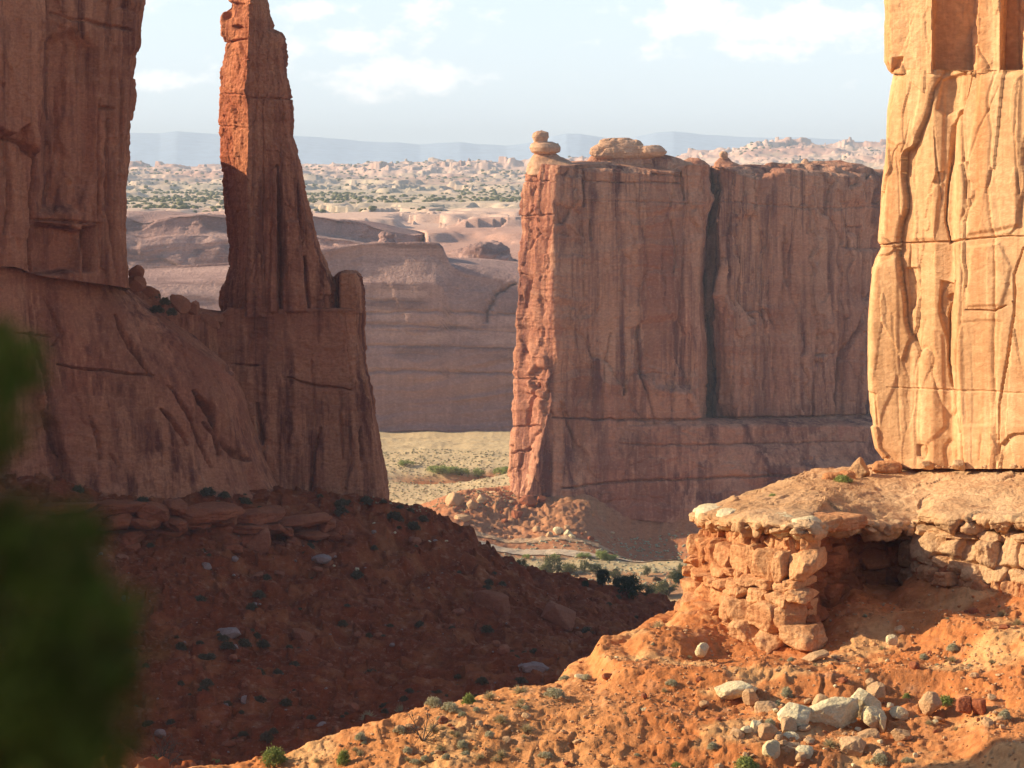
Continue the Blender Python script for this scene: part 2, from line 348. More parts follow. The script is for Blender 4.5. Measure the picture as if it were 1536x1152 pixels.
def T(x, y):
    x = np.asarray(x, float); y = np.asarray(y, float)
    z = H0(x, y); P = np.stack([x, y, z*0], -1)
    near = (1-sstep(160, 200, y)); mid = sstep(160, 200, y)*(1-sstep(400, 450, y)); vall = sstep(400, 450, y)
    tiny = sstep(2, 40, y)
    Pz = np.stack([x, y, z], -1)
    # ledgy strata steps
    st = 1.5+1.1*mid; zz = z+fbm(Pz*.12, 3, 5)*1.2
    fr_ = zz/st-np.floor(zz/st); step = (sstep(.25, .75, fr_)-fr_)*st
    msk = sstep(-.15, .35, fbm(P*.07, 3, 17))
    z = z+step*msk*(near*1.0+mid*1.25)*tiny
    z = z+fbm(P*.10, 4, 21)*(.55*near+1.3*mid+.8*vall)*tiny
    z = z+ridged(P*.35, 4, 31)*(.12*near+.40*mid+.15*vall)*tiny
    f, e = facets(P*.9, 40, .8, 2); z = z+f*.07*near*tiny*sstep(-.3, .3, fbm(P*.15, 3, 27))
    f2, e2 = facets(P*.42+.3*vnoise(P*.5, 2)[..., None], 44, .9, 2); z = z+f2*(.06*near+.40*mid)*tiny
    z = z+fbm(P*2.3, 3, 51)*(.05*near+.12*mid)*tiny
    z = z+ridged(Pz*np.array([.5, .5, 1.6]), 4, 57)*(.06*near+.34*mid)*tiny+facets(P*2.4, 47, .8, 2)[0]*.05*near*tiny
    # mound by the fin's nose is craggier
    md = np.maximum(np.exp(-(((x+0)/22)**2+((y-588)/20)**2)), .9*np.exp(-(((x-50)/38)**2+((y-598)/9)**2))); z = z+md*((facets(P*.30, 60, .8, 2)[0]*.6+facets(P*.75, 63, .8, 2)[0]*.4+ridged(P*.4, 3, 65)*.3))
    return z+gully_z(x, y)
def hit(px, py, d0=100., d1=900., n=240):
    px = np.asarray(px, float); py = np.asarray(py, float); ds = np.geomspace(d0, d1, n); res = np.full(px.shape, np.nan); prev = None
    pg = None; pd = d0
    for d in ds:
        x = (px-CX)/F*d; z = (HOR-py)/F*d; g = H0(x, np.full_like(x, d))-z
        m = (g > 0) & np.isnan(res)
        if pg is None: pg = g-1
        t = np.clip(-pg/np.where(np.abs(g-pg) < 1e-6, 1, g-pg), 0, 1)
        res = np.where(m, pd+(d-pd)*t, res); pg = g; pd = d
    return res
def tints(x, y):
    P = np.stack([x, y, x*0], -1)
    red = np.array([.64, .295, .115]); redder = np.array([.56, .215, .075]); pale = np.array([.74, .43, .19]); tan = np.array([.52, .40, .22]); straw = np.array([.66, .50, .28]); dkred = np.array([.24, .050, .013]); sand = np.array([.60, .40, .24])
    def w(a): return a[None, :]
    n1 = fbm(P*.08, 4, 71); n2 = fbm(P*.3, 4, 77)
    t = w(red)+(w(redder)-w(red))*sstep(-.3, .3, n1)[:, None]
    t = t+(w(pale)-t)*(sstep(.12, .35, n2)*.8*(1-np.exp(-((x-21)/5)**2-((y-133)/5)**2)))[:, None]
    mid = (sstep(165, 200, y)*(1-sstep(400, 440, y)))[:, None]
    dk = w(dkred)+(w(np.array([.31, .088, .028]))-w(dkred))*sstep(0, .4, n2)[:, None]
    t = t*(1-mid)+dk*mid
    v = sstep(400, 440, y)*1.0
    vt = w(np.array([.52, .27, .13]))+(w(tan)-w(np.array([.52, .27, .13])))*sstep(-.25, .25, fbm(P*.05, 4, 81)+.3*n2)[:, None]
    mound = sstep(545, 556, y)*(1-sstep(610, 640, y+np.maximum(0, -x-24)*3))
    vt = vt+(w(np.array([.46, .19, .09]))-vt)*(mound*(.85+.15*n2))[:, None]
    mead = sstep(612, 640, y+np.maximum(0, -x-24)*3)*(1-sstep(30, 60, x))
    vt = vt+(w(straw)*(1+.12*n2)[:, None]-vt)*mead[:, None]
    gl = np.clip(-gully_z(x, y)/2.0-.3, 0, 1); vt = vt+(w(redder)-vt)*gl[:, None]
    t = t*(1-v[:, None])+vt*v[:, None]
    return t
def px_cols(fine, a=-60, b=1600):
    return np.concatenate([np.linspace(-5000, -900, 30)[:-1], np.linspace(-900, a, 60)[:-1], np.arange(a, b, fine), np.linspace(b, 2500, 60)[1:], np.linspace(2500, 6500, 30)[1:]])
def d_rows():
    r = [np.geomspace(1.2, 20, 60)[:-1], np.linspace(20, 100, 160)[:-1], np.arange(100, 142, .13), np.arange(142, 215, .6), np.arange(215, 370, .33), np.arange(370, 480, .9), np.arange(480, 640, .7), np.arange(640, 800, 1.0), np.geomspace(800, 10900, 60)]
    return np.concatenate(r)
cols = px_cols(2.1); rows = d_rows()
X = (cols[None, :]-CX)/F*rows[:, None]; Y = np.repeat(rows[:, None], len(cols), 1)
zf = np.zeros(X.size); xf = X.ravel(); yf = Y.ravel(); tf = np.zeros((X.size, 3))
for i in range(0, X.size, 250000):
    s = slice(i, i+250000); zf[s] = T(xf[s], yf[s]); tf[s] = tints(xf[s], yf[s])
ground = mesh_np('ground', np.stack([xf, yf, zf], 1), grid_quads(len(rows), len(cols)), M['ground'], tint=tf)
tag(ground, kind='structure')
print('ground', X.size)

# ------------------------------------------------------------------ rock builders
def sample_col(col, nv):
    col = sorted(col); py = np.array([c[0] for c in col], float); q = np.linspace(py[0], py[-1], nv)
    px = np.interp(q, py, [c[1] for c in col]); d = np.interp(q, py, [c[2] for c in col])
    return np.stack([(px-CX)/F*d, d, (HOR-q)/F*d], 1)
def solid(name, colsl, mat, parent, nv=200, du=.5, bulge=1.0, disp=None, soft=2, K=14, vsoft=1, flat_cap=False):
    """closed rock: ring of traced vertical edges (front left to right, then round the back)"""
    C = np.stack([sample_col(c, nv) for c in colsl], 1)         # nv, nc, 3
    nc = C.shape[1]; segs = []
    for j in range(nc):
        a, b = C[:, j], C[:, (j+1) % nc]; L = np.linalg.norm((a-b)[:, :2], axis=1).max(); n = max(2, int(L/du))
        if j >= nc//2 and L > du*40 and C[nv//2, j, 1] > C[:, :, 1].mean(): n = max(8, n//4)
        w = np.linspace(0, 1, n, endpoint=False)
        segs.append(a[:, None]*(1-w)[None, :, None]+b[:, None]*w[None, :, None])
    R = np.concatenate(segs, 1)
    for _ in range(soft): R = .5*R+.25*np.roll(R, 1, 1)+.25*np.roll(R, -1, 1)
    for _ in range(vsoft): R[1:-1] = .5*R[1:-1]+.25*R[:-2]+.25*R[2:]
    top = R[0]; c = top[:, :2].mean(0); u, s, vt = np.linalg.svd(top[:, :2]-c, full_matrices=False); ax = vt[0]; ay = vt[1]
    ss = (top[:, :2]-c)@ax; tt = (top[:, :2]-c)@ay; half = np.abs(tt).max(); lo, hi = ss.min()+half*.8, ss.max()-half*.8
    if lo > hi: lo = hi = (lo+hi)/2
    sp = np.clip(ss, lo, hi); W_ = np.exp(-((sp[:, None]-ss[None])/(half*.7+.3))**2); zs = (W_@top[:, 2])/W_.sum(1)+bulge
    # spine lies midway between the two sides
    tm = (W_@tt)/W_.sum(1)
    tgt = np.concatenate([c+sp[:, None]*ax+tm[:, None]*ay, zs[:, None]], 1)
    caps = []
    for k in range(K, 0, -1):
        w = (k/K); q = top*(1-w)+tgt*w; q[:, 2] = top[:, 2]+(zs-top[:, 2])*math.sin(w*math.pi/2)**.9; caps.append(q)
    R = np.concatenate([np.array(caps), R], 0); nr, ncn = R.shape[:2]
    V = R.reshape(-1, 3); Q = grid_quads(nr, ncn, True)
    N = vnormals(V, Q); cen = V.mean(0); vv = V-cen; vv[:, 2] = 0
    sgn = 1 if (np.einsum('ij,ij->i', vv, N)).sum() > 0 else -1
    N = N*sgn
    if sgn < 0: Q = Q[:, ::-1].copy()
    if disp is not None:
        V = V+N*disp(V, N)[:, None]
    return mesh_np(name, V, Q, mat, parent, loc=(parent.location if parent else None))
def rockdisp(amp=1.0, k=1.0, flute=.5, strata=.4, fac=.5, cracks=(), panels=(), seed=0, joints=(), wob=3.0, facz=.35, fine=1.0):
    def f(P, N):
        side = 1-np.clip(N[:, 2], 0, 1)**2
        z = P[:, 2:3]
        d = fbm(P*np.array([.07, .07, .05])*k, 4, seed)*amp*1.2
        wz = P+fbm(P*.1*k, 2, seed+3)[:, None]*np.array([0, 0, 2.5/k])
        d += strata*sstep(-.35, .35, fbm(P*np.array([.05, .05, .09])*k, 3, seed+5))*(ridged(wz*np.array([.02, .02, .33])*k, 3, seed+7)*.7+.12*fbm(wz*np.array([.12, .12, 1.6])*k, 3, seed+8))
        d += flute*side*fbm(P*np.array([.35, .35, .03])*k+fbm(P*.08*k, 2, seed+6)[:, None]*.6, 4, seed+11)*1.1
        if fac:
            Pw = P*np.array([.22, .22, .22*facz])*k+fbm(P*.15*k, 3, seed+13)[:, None]*.35
            a, e = facets(Pw, seed+17, .9); b, e2 = facets(Pw*2.7, seed+23, .9)
            d += fac*(a*.75+b*.28)*side
            d -= fac*.5*np.clip(1-e/.06, 0, 1)*side
        d += fine*(fbm(P*1.3*k, 4, seed+29)*.18+ridged(P*np.array([1.6, 1.6, .5])*k, 3, seed+31)*.08)
        if len(cracks) or len(panels): d += carve(P, cracks, panels, wob)
        return d
    return f
def rb(cols_, extra):   # helper: back columns in world terms -> (py,px,d) with same world x
    return cols_
def vcol(px, d, top, bot, drift=0):
    return [(top, px, d), (bot, px+drift, d)]
def hid(x, y, ztop, zbot):
    """vertical edge by world position"""
    return [(HOR-ztop/y*F, CX+x/y*F, y), (HOR-zbot/y*F, CX+x/y*F, y)]

# ================================================================== LEFT FORMATION
LF = empty('sandstone_formation', tuple(Pt(290, 740, 320)), 'shaded red sandstone cliff with a tall slender spire standing on its right shoulder', 'rock formation')
# tall mass
massR = [(-260, 214), (-100, 212), (0, 208), (70, 206), (82, 200), (150, 200), (250, 197), (330, 192), (418, 190), (432, 191)]
def cpl(lst, d, dd=0): return [(py, px, d+dd*(py-lst[0][0])/(lst[-1][0]-lst[0][0])) for py, px in lst]
cr = [([(8, 200), (14, 300), (5, 350)], 5, 1.2), ([(66, 0), (62, 90), (64, 180), (52, 250), (48, 330), (46, 410)], 5, 2.2), ([(96, 130), (92, 210), (78, 290)], 4, .8), ([(150, 150), (151, 260), (152, 400)], 4, 1.0),
      ([(182, 120), (184, 240)], 3, .9), ([(50, 328), (100, 332), (155, 335)], 3, 1.0), ([(165, 180), (163, 300), (170, 410)], 3, .8), ([(0, 205), (30, 215), (52, 240)], 4, 1.3), ([(120, 30), (122, 120)], 4, .6), ([(150, 160), (170, 163)], 4, 1.0), ([(75, 20), (150, 38), (195, 45)], 4, .8)]
pn = [([(52, 332), (100, 338), (128, 345), (118, 410), (52, 412)], 7, 2.4), ([(124, 338), (148, 338), (146, 408), (124, 410)], 5, 2.6), ([(70, 55), (110, 40), (148, 75), (148, 260), (120, 320), (60, 322), (66, 200)], 16, 1.8),
      ([(-60, -260), (60, -260), (58, 60), (56, 150), (50, 240), (34, 215), (30, 190), (12, 205), (0, 200), (-60, 180)], 5, -2.0)]
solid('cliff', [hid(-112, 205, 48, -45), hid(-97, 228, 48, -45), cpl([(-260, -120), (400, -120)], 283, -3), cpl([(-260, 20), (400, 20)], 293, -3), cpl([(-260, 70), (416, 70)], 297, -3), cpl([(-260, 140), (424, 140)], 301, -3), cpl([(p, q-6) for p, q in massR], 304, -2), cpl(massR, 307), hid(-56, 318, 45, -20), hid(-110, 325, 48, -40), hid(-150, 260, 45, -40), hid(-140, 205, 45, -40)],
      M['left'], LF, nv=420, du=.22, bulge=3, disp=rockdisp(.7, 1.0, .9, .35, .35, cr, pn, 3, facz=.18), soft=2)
# hidden block added behind the mass to cast the shadow on the spire
solid('shoulder', [hid(-160, 322, 9.5, -50), hid(-62, 322, 8.8, -50), hid(-59, 330, 8.5, -50), hid(-62, 346, 9, -50), hid(-160, 350, 9, -50)], M['left'], LF, nv=40, du=1.5, bulge=.5, disp=rockdisp(.3, 1, .3, .3, .2, seed=9, fine=.3))
# spire
nL = [(-160, 356), (-60, 350), (-10, 343), (0, 340), (25, 335), (50, 334), (62, 339), (85, 336), (108, 329), (125, 331), (180, 331), (240, 334), (260, 336), (300, 337), (330, 340), (370, 345), (400, 344), (430, 333), (455, 330), (475, 332)]
nE = [(-160, 376), (0, 376), (60, 372), (90, 370), (118, 370), (135, 366), (160, 371), (200, 372), (247, 370), (300, 370), (350, 373), (400, 371), (430, 371), (475, 371)]
nR = [(-160, 388), (-60, 394), (0, 403), (44, 412), (49, 422), (58, 427), (72, 427), (110, 431), (130, 433), (160, 436), (190, 438), (203, 438), (235, 447), (255, 452), (300, 460), (340, 469), (370, 478), (400, 491), (425, 500), (475, 506)]
nrr = [(p, q-9) for p, q in nR]
def shift(l, dp, d, dd=0): return cpl([(p, q+dp) for p, q in l], d, dd)
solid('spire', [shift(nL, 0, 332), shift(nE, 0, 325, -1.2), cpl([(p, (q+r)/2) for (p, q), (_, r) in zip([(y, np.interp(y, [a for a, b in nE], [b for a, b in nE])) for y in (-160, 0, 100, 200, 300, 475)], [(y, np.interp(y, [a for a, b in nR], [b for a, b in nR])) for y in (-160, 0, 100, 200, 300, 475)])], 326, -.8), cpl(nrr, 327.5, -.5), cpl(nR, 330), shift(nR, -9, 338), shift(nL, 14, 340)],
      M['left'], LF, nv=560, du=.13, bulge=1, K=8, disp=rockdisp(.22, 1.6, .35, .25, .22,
      [([(416, 250), (420, 330), (421, 470)], 7, 1.6), ([(456, 385), (460, 430), (464, 470)], 5, 1.3), ([(372, 146), (440, 148)], 2.5, .5), ([(395, 150), (394, 330), (398, 460)], 2, .35), ([(446, 270), (450, 360)], 3, .5), ([(334, 140), (372, 143)], 2, .35), ([(332, 188), (372, 192)], 2, .35), ([(335, 65), (368, 58)], 2.5, .7), ([(352, 40), (362, 42)], 6, 1.1), ([(360, 60), (366, 85), (374, 90)], 3, .6)],
      [([(406, 252), (418, 250), (416, 470), (402, 470)], 3, -.7), ([(425, 330), (448, 330), (462, 470), (430, 470)], 4, -.8), ([(336, 0), (366, 4), (364, 24), (336, 30)], 3, .7)], 33, wob=2, facz=.4), soft=1)
# small block right of the spire
bL = [(410, 506), (416, 500), (440, 498), (470, 500)]; bR = [(410, 536), (415, 543), (440, 546), (470, 547)]
solid('shoulder_block', [cpl(bL, 331), cpl([(411, 512), (470, 512)], 327), cpl([(410, 532), (470, 538)], 327.5), cpl(bR, 331), cpl([(412, 540), (470, 540)], 339), cpl([(412, 508), (470, 508)], 339)], M['left'], LF, nv=60, du=.2, bulge=.5, disp=rockdisp(.25, 2, .2, .2, .12, seed=44))
# pedestal right lobe
pT = 461
pR = [(463, 548), (500, 547), (530, 549), (560, 553), (600, 562), (650, 572), (700, 580), (730, 584), (765, 585)]
solid('pedestal', [cpl([(428, 185), (780, 185)], 316), cpl([(450, 235), (780, 235)], 318), cpl([(470, 285), (780, 285)], 320), cpl([(484, 308), (780, 310)], 322, -3), cpl([(476, 326), (780, 330)], 325, -4), cpl([(462, 345), (780, 350)], 325, -4), cpl([(pT, 440), (780, 440)], 325, -3), cpl([(pT, 520), (780, 532)], 326, -3), cpl([(p, q-8) for p, q in pR], 328, -2), cpl(pR, 333, -1), hid(-24, 350, -24, -75), hid(-28, 374, -34, -80), hid(-52, 376, -34, -75), hid(-60, 345, -28, -60)],
      M['left'], LF, nv=420, du=.2, bulge=-.6, K=10, disp=rockdisp(.6, 1.1, .10, .5, .12,
      [([(330, 461), (440, 463), (548, 465)], 2.5, .8), ([(430, 565), (470, 578), (525, 585)], 3, .8), ([(350, 548), (390, 548)], 3, .7), ([(480, 640), (470, 690), (465, 735)], 3, 1.2), ([(468, 540), (470, 585), (472, 640)], 3, .6), ([(386, 605), (392, 640), (394, 665)], 6, 1.2), ([(510, 590), (512, 650), (514, 690)], 3, .7), ([(525, 640), (528, 690), (517, 735)], 3, .6), ([(520, 480), (524, 520), (526, 580)], 3, .4), ([(540, 640), (539, 690)], 2.5, .7)],
      [], 61), soft=2)
# pedestal left lobe (stands further forward)
lR = [(424, 192), (440, 215), (470, 252), (500, 290), (540, 338), (560, 356), (590, 366), (640, 378), (690, 392), (740, 412), (765, 418)]
lobe = [hid(-112, 203, -20, -60), hid(-96, 228, -20, -60), cpl([(405, -150), (780, -150)], 282, -6), cpl([(400, 0), (780, 0)], 291, -6), cpl([(412, 90), (780, 90)], 299, -8), cpl([(418, 150), (560, 210), (780, 220)], 304, -8), cpl([(421, 175), (500, 260), (600, 325), (780, 360)], 309, -6), shift([(p, q-14) for p, q in lR], 0, 314, -3), cpl(lR, 320, -2), cpl([(426, 186), (500, 280), (600, 355), (780, 400)], 330), cpl([(430, 100), (780, 100)], 335), hid(-110, 300, -14, -60), hid(-150, 210, -14, -60)]
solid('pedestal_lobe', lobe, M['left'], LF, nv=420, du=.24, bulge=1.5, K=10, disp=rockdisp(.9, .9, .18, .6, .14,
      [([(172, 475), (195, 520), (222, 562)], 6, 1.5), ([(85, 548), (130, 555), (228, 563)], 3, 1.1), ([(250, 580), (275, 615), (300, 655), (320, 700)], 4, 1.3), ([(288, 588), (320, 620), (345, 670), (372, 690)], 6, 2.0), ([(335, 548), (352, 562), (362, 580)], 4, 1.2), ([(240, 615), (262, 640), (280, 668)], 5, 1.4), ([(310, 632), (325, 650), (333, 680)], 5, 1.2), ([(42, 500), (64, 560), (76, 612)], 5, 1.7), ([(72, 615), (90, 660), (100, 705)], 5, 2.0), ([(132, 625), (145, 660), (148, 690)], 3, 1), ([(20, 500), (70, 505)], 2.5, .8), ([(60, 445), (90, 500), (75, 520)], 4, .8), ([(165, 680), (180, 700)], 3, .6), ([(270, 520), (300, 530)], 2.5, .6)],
      [([(-40, 560), (50, 560), (90, 640), (110, 720), (60, 760), (-40, 760)], 12, 1.6), ([(290, 592), (330, 610), (372, 690), (395, 740), (330, 760), (290, 700)], 9, .9)], 71), soft=3)

# added wall out of frame, put here to shade the near ground
nw = empty('added_shade_wall', (-60, 60, -20), 'unseen wall added to cast shade, just outside the left edge of the view', 'cliff')
solid('wall', [hid(-34, -30, 14, -20), hid(-36, 20, 18, -25), hid(-42, 80, 24, -35), hid(-44, 104, 24, -40), hid(-47, 109, 24, -40), hid(-60, 112, 24, -40), hid(-75, 90, 24, -40), hid(-75, -30, 20, -25)][0:0] or
      [[(HOR-18/20*F, CX-36/20*F, 20), (HOR+25/20*F, CX-36/20*F, 20)], hid(-42, 80, 24, -35), hid(-44, 109, 24, -40), hid(-47, 114, 24, -40), hid(-60, 117, 24, -40), hid(-75, 90, 24, -40), hid(-75, 20, 20, -25)], M['left'], nw, nv=60, du=2, bulge=2, disp=rockdisp(.3, 1, .4, .3, .3, seed=80, fine=.3))
ow = empty('shade_blocker', (-9, 4, -2), 'rock outcrop added to shade the bush, unseen just outside the left edge of the view', 'rock')  # added unseen rock, keeps the near bush in shade
solid('blocker', [hid(-6, 1.2, 2.5, -3), hid(-5.6, 3, 3, -3), hid(-5.6, 7, 3, -6), hid(-7, 9, 3, -6), hid(-11, 8, 3, -6), hid(-11, 2, 3, -3)], M['left'], ow, nv=40, du=.3, bulge=.5, disp=rockdisp(.1, 4, .1, .1, .1, seed=82, fine=.3))

# ================================================================== MIDDLE FIN
MF = empty('sandstone_fin', tuple(Pt(900, 735, 605)), 'massive rust red sandstone fin with sunlit narrow end and balanced knob at its corner', 'rock formation')
mL = [(244, 800), (262, 790), (280, 785), (300, 780), (322, 777), (328, 783), (360, 781), (400, 777), (480, 772), (560, 772), (565, 776), (600, 775), (640, 776), (690, 772), (715, 768), (745, 764)]
mE = [(250, 836), (270, 836), (300, 833), (330, 830), (400, 831), (480, 831), (530, 834), (560, 828), (570, 820), (600, 828), (640, 818), (700, 804), (745, 790)]
mc = [(250, 872), (745, 872)]
crm = [([(780, 325), (833, 322)], 2, .8), ([(775, 400), (790, 470), (785, 480)], 3, .5), ([(785, 410), (798, 420), (790, 460)], 5, 1.3), ([(775, 567), (820, 570)], 2, 1.0), ([(808, 575), (800, 610), (795, 640)], 4, 1.6), ([(782, 272), (836, 273)], 1.6, .7), ([(792, 262), (810, 255)], 3, .9), ([(775, 640), (812, 638)], 2.5, 1), ([(775, 680), (800, 672)], 2.5, 1), ([(782, 505), (800, 540)], 3, .8), ([(795, 375), (812, 350)], 3, .6), ([(797, 590), (820, 600)], 4, .9),
       ([(832, 628), (1000, 630), (1330, 622)], 3, 1.6), ([(870, 252), (1022, 264)], 2, 1.0), ([(870, 272), (1022, 275)], 2, .9), ([(870, 300), (1060, 305)], 2, .5), ([(905, 630), (903, 580), (915, 500)], 2.5, 1), ([(958, 490), (955, 540), (962, 560)], 6, 2.6), ([(960, 560), (975, 600), (985, 640)], 3, 1.3), ([(1008, 330), (1015, 380), (1012, 410)], 3, 1.4), ([(884, 330), (887, 360)], 4, 1.8), ([(1000, 560), (950, 560), (925, 590)], 3, .5), ([(872, 250), (874, 310)], 3, 1.6), ([(950, 265), (958, 330), (965, 360)], 2.5, .8), ([(1022, 255), (1026, 300)], 3, 1.8), ([(1030, 600), (1040, 620)], 5, 1)]
pnm = [([(845, 262), (872, 262), (872, 312), (848, 312)], 7, -1.0), ([(956, 480), (1010, 470), (1040, 500), (1040, 590), (985, 585), (960, 560)], 10, 1.5), ([(832, 300), (872, 318), (876, 385), (834, 385)], 5, .9)]
def mfr(px, d): return cpl([(252 if px < 1022 else 245, px), (745, px)], d)
solid('left_wall'.replace('left_', ''), [cpl(mL, 606, -2), cpl(mE, 598, -4), [(256, 872, 601.5), (630, 872, 599), (745, 872, 596)], [(259, 960, 604), (630, 960, 601), (745, 960, 598)], [(257, 1020, 606), (630, 1020, 603), (745, 1025, 599)], [(248, 1030, 606), (270, 1034, 606), (630, 1045, 604), (745, 1050, 600)], [(247, 1056, 608), (300, 1062, 608), (340, 1055, 608), (420, 1050, 607), (520, 1056, 606), (630, 1048, 606), (745, 1048, 602)], [(246, 1062, 613), (300, 1067, 613), (340, 1061, 614), (420, 1056, 614), (520, 1061, 614), (745, 1052, 614)], [(248, 1050, 656), (745, 1030, 656)], [(248, 870, 650), (745, 870, 650)], [(250, 815, 622), (745, 790, 622)]],
      M['mid'], MF, nv=520, du=.36, bulge=.6, K=12, disp=rockdisp(1.3, .6, .5, 1.0, .8, crm, pnm, 101, wob=2.5, facz=.16), soft=2)
# second wall right of the cleft
gap = [(250, 1070), (262, 1068), (285, 1071), (300, 1070), (340, 1066), (420, 1068), (480, 1076), (560, 1090), (640, 1094), (745, 1094)]
solid('wall', [[(252, 1074, 660), (745, 1040, 660)], [(250, 1066, 652), (285, 1068, 652), (300, 1060, 652), (420, 1050, 652), (745, 1030, 652)], [(250, 1070, 622), (285, 1072, 622), (300, 1069, 622), (340, 1063, 623), (420, 1060, 624), (560, 1056, 626), (745, 1048, 626)], [(250, 1080, 613), (285, 1084, 613), (330, 1076, 612), (400, 1084, 612), (440, 1078, 611), (500, 1092, 611), (560, 1098, 610), (640, 1110, 609), (745, 1112, 608)], [(264, 1112, 614), (745, 1112, 609.5)], [(271, 1140, 616), (745, 1140, 611)], [(258, 1175, 618), (745, 1175, 613)], [(260, 1230, 622), (745, 1230, 616)], [(268, 1300, 628), (745, 1290, 621)], [(268, 1315, 633), (480, 1310, 634), (745, 1300, 636)], [(266, 1345, 636), (745, 1345, 630)], [(262, 1500, 648), (745, 1500, 640)], [(262, 1500, 680), (745, 1500, 680)], [(255, 1200, 652), (745, 1200, 652)]],
      M['mid'], MF, nv=520, du=.36, bulge=.8, K=12, disp=rockdisp(1.5, .6, .5, 1.0, 1.2,
      crm[12:13]+[([(1130, 265), (1132, 300), (1128, 330)], 3, 1.2), ([(1175, 340), (1178, 400), (1185, 430)], 3, 1.3), ([(1070, 300), (1200, 312), (1330, 310)], 2, .6), ([(1260, 370), (1330, 375)], 2, .8), ([(1310, 440), (1290, 490), (1262, 540), (1255, 620)], 5, 2.2), ([(1300, 262), (1298, 300)], 5, 2.2), ([(1110, 260), (1160, 262)], 3, .8), ([(1180, 360), (1176, 470), (1180, 500)], 2.5, .6), ([(1215, 300), (1230, 380)], 3, .6), ([(1120, 500), (1112, 560), (1114, 640)], 3, .8)],
      [([(1255, 300), (1300, 300), (1330, 380), (1270, 375)], 9, 1.4)], 121, wob=2.5, facz=.14), soft=2)
# lower tier: banded foot that steps forward, right of the nose
solid('foot', [[(708, 800, 603), (770, 800, 603)], [(632, 846, 603), (700, 846, 597), (770, 846, 594)], [(636, 960, 603.5), (640, 960, 600), (710, 960, 597), (780, 960, 595)], [(636, 1060, 606), (642, 1060, 602), (720, 1060, 598), (790, 1060, 595)], [(632, 1150, 611), (640, 1150, 606), (660, 1160, 605), (700, 1160, 600), (780, 1160, 595)], [(630, 1300, 619), (640, 1300, 614), (690, 1300, 609), (700, 1300, 606), (780, 1300, 600)], [(628, 1500, 630), (780, 1500, 615)], [(625, 1500, 660), (780, 1500, 660)], [(640, 870, 625), (780, 870, 625)]],
      M['mid'], MF, nv=180, du=.45, bulge=.8, K=8, disp=rockdisp(.7, .7, .3, 1.3, .4, [([(832, 664), (1050, 668), (1300, 660)], 2.5, .8), ([(820, 735), (940, 722), (1300, 708)], 3, 1.3)], (), 131, facz=.8), soft=4)
def blob_rings(name, prof, d, dep, mat, parent, seed, amp=.35, yaw=0, k=1.0, n=90, sub=4, rough=1.0):
    """rounded cap rock: prof = [(py, pxL, pxR)...] top to bottom; depth radius = dep * half width"""
    prof = sorted(prof); py = np.array([p[0] for p in prof], float); q = np.linspace(py[0], py[-1], len(prof)*sub+10)
    L = np.interp(q, py, [p[1] for p in prof]); R = np.interp(q, py, [p[2] for p in prof]); c = (L+R)/2; h = (R-L)/2/F*d
    th = np.linspace(0, 2*np.pi, n, endpoint=False)
    ct, st = np.cos(th), np.sin(th); e = .8; ct2 = np.sign(ct)*np.abs(ct)**e; st2 = np.sign(st)*np.abs(st)**e
    V = np.stack([((c-CX)/F*d)[:, None]+h[:, None]*ct2, d+h[:, None]*dep*st2, np.repeat(((HOR-q)/F*d)[:, None], n, 1)], -1)
    topc = V[0].mean(0); botc = V[-1].mean(0)
    V = np.concatenate([np.repeat(topc[None, None], n, 1), V, np.repeat(botc[None, None], n, 1)], 0); nr = V.shape[0]
    V = V.reshape(-1, 3); Q = grid_quads(nr, n, True); N = vnormals(V, Q); vv = V-V.mean(0)
    if np.einsum('ij,ij->i', vv, N).sum() < 0: N = -N; Q = Q[:, ::-1].copy()
    V = V+N*(amp*(fbm(V*.35*k, 4, seed)+.5*facets(V*.3*k, seed+5, .8)[0]*.6+.35*ridged(V*np.array([.05, .05, 1.1])*k, 3, seed+9)*rough))[:, None]
    return mesh_np(name, V, Q, mat, parent, loc=parent.location)
blob_rings('shoulder', [(228, 806, 832), (236, 798, 842), (244, 794, 858), (248, 792, 872), (254, 791, 874), (262, 790, 874)], 608, .9, M['cap'], MF, 201)
kn = blob_rings('knob', [(213, 808, 828), (216, 797, 836), (221, 795, 840), (227, 797, 839), (231, 802, 832)], 607, 1.0, M['cap'], MF, 203, .3)
blob_rings('knob', [(197, 807, 815), (200, 800, 821), (206, 798, 822), (211, 800, 821), (216, 801, 822)], 607, 1.0, M['cap'], MF, 205, .3, k=2)
blob_rings('caprock', [(233, 890, 1000), (238, 884, 1020), (245, 876, 1036), (251, 872, 1042), (256, 872, 1042), (264, 872, 1038)], 611, .2, M['mid'], MF, 207, .5, n=260)
blob_rings('caprock', [(219, 893, 985), (223, 886, 992), (229, 884, 996), (233, 886, 990), (237, 892, 975)], 610, .3, M['cap'], MF, 209, .5, n=200)
blob_rings('caprock', [(219, 960, 990), (223, 955, 996), (228, 955, 999), (234, 965, 995)], 609, .6, M['cap'], MF, 210, .4, n=120)
blob_rings('caprock', [(207, 912, 944), (211, 900, 958), (216, 897, 965), (221, 892, 966), (225, 900, 960)], 610, .4, M['cap'], MF, 211, .5, n=160)
blob_rings('caprock', [(237, 1034, 1048), (241, 1026, 1056), (248, 1022, 1062), (262, 1022, 1064), (270, 1024, 1060)], 616, .8, M['mid'], MF, 213, .4)
blob_rings('caprock', [(236, 1080, 1090), (242, 1073, 1098), (250, 1070, 1118), (257, 1072, 1132), (264, 1074, 1138)], 622, .5, M['mid'], MF, 215, .4, n=140)
blob_rings('knob', [(227, 1082, 1089), (230, 1079, 1092), (234, 1079, 1092), (238, 1081, 1091)], 622, 1.0, M['cap'], MF, 217, .2, k=2)
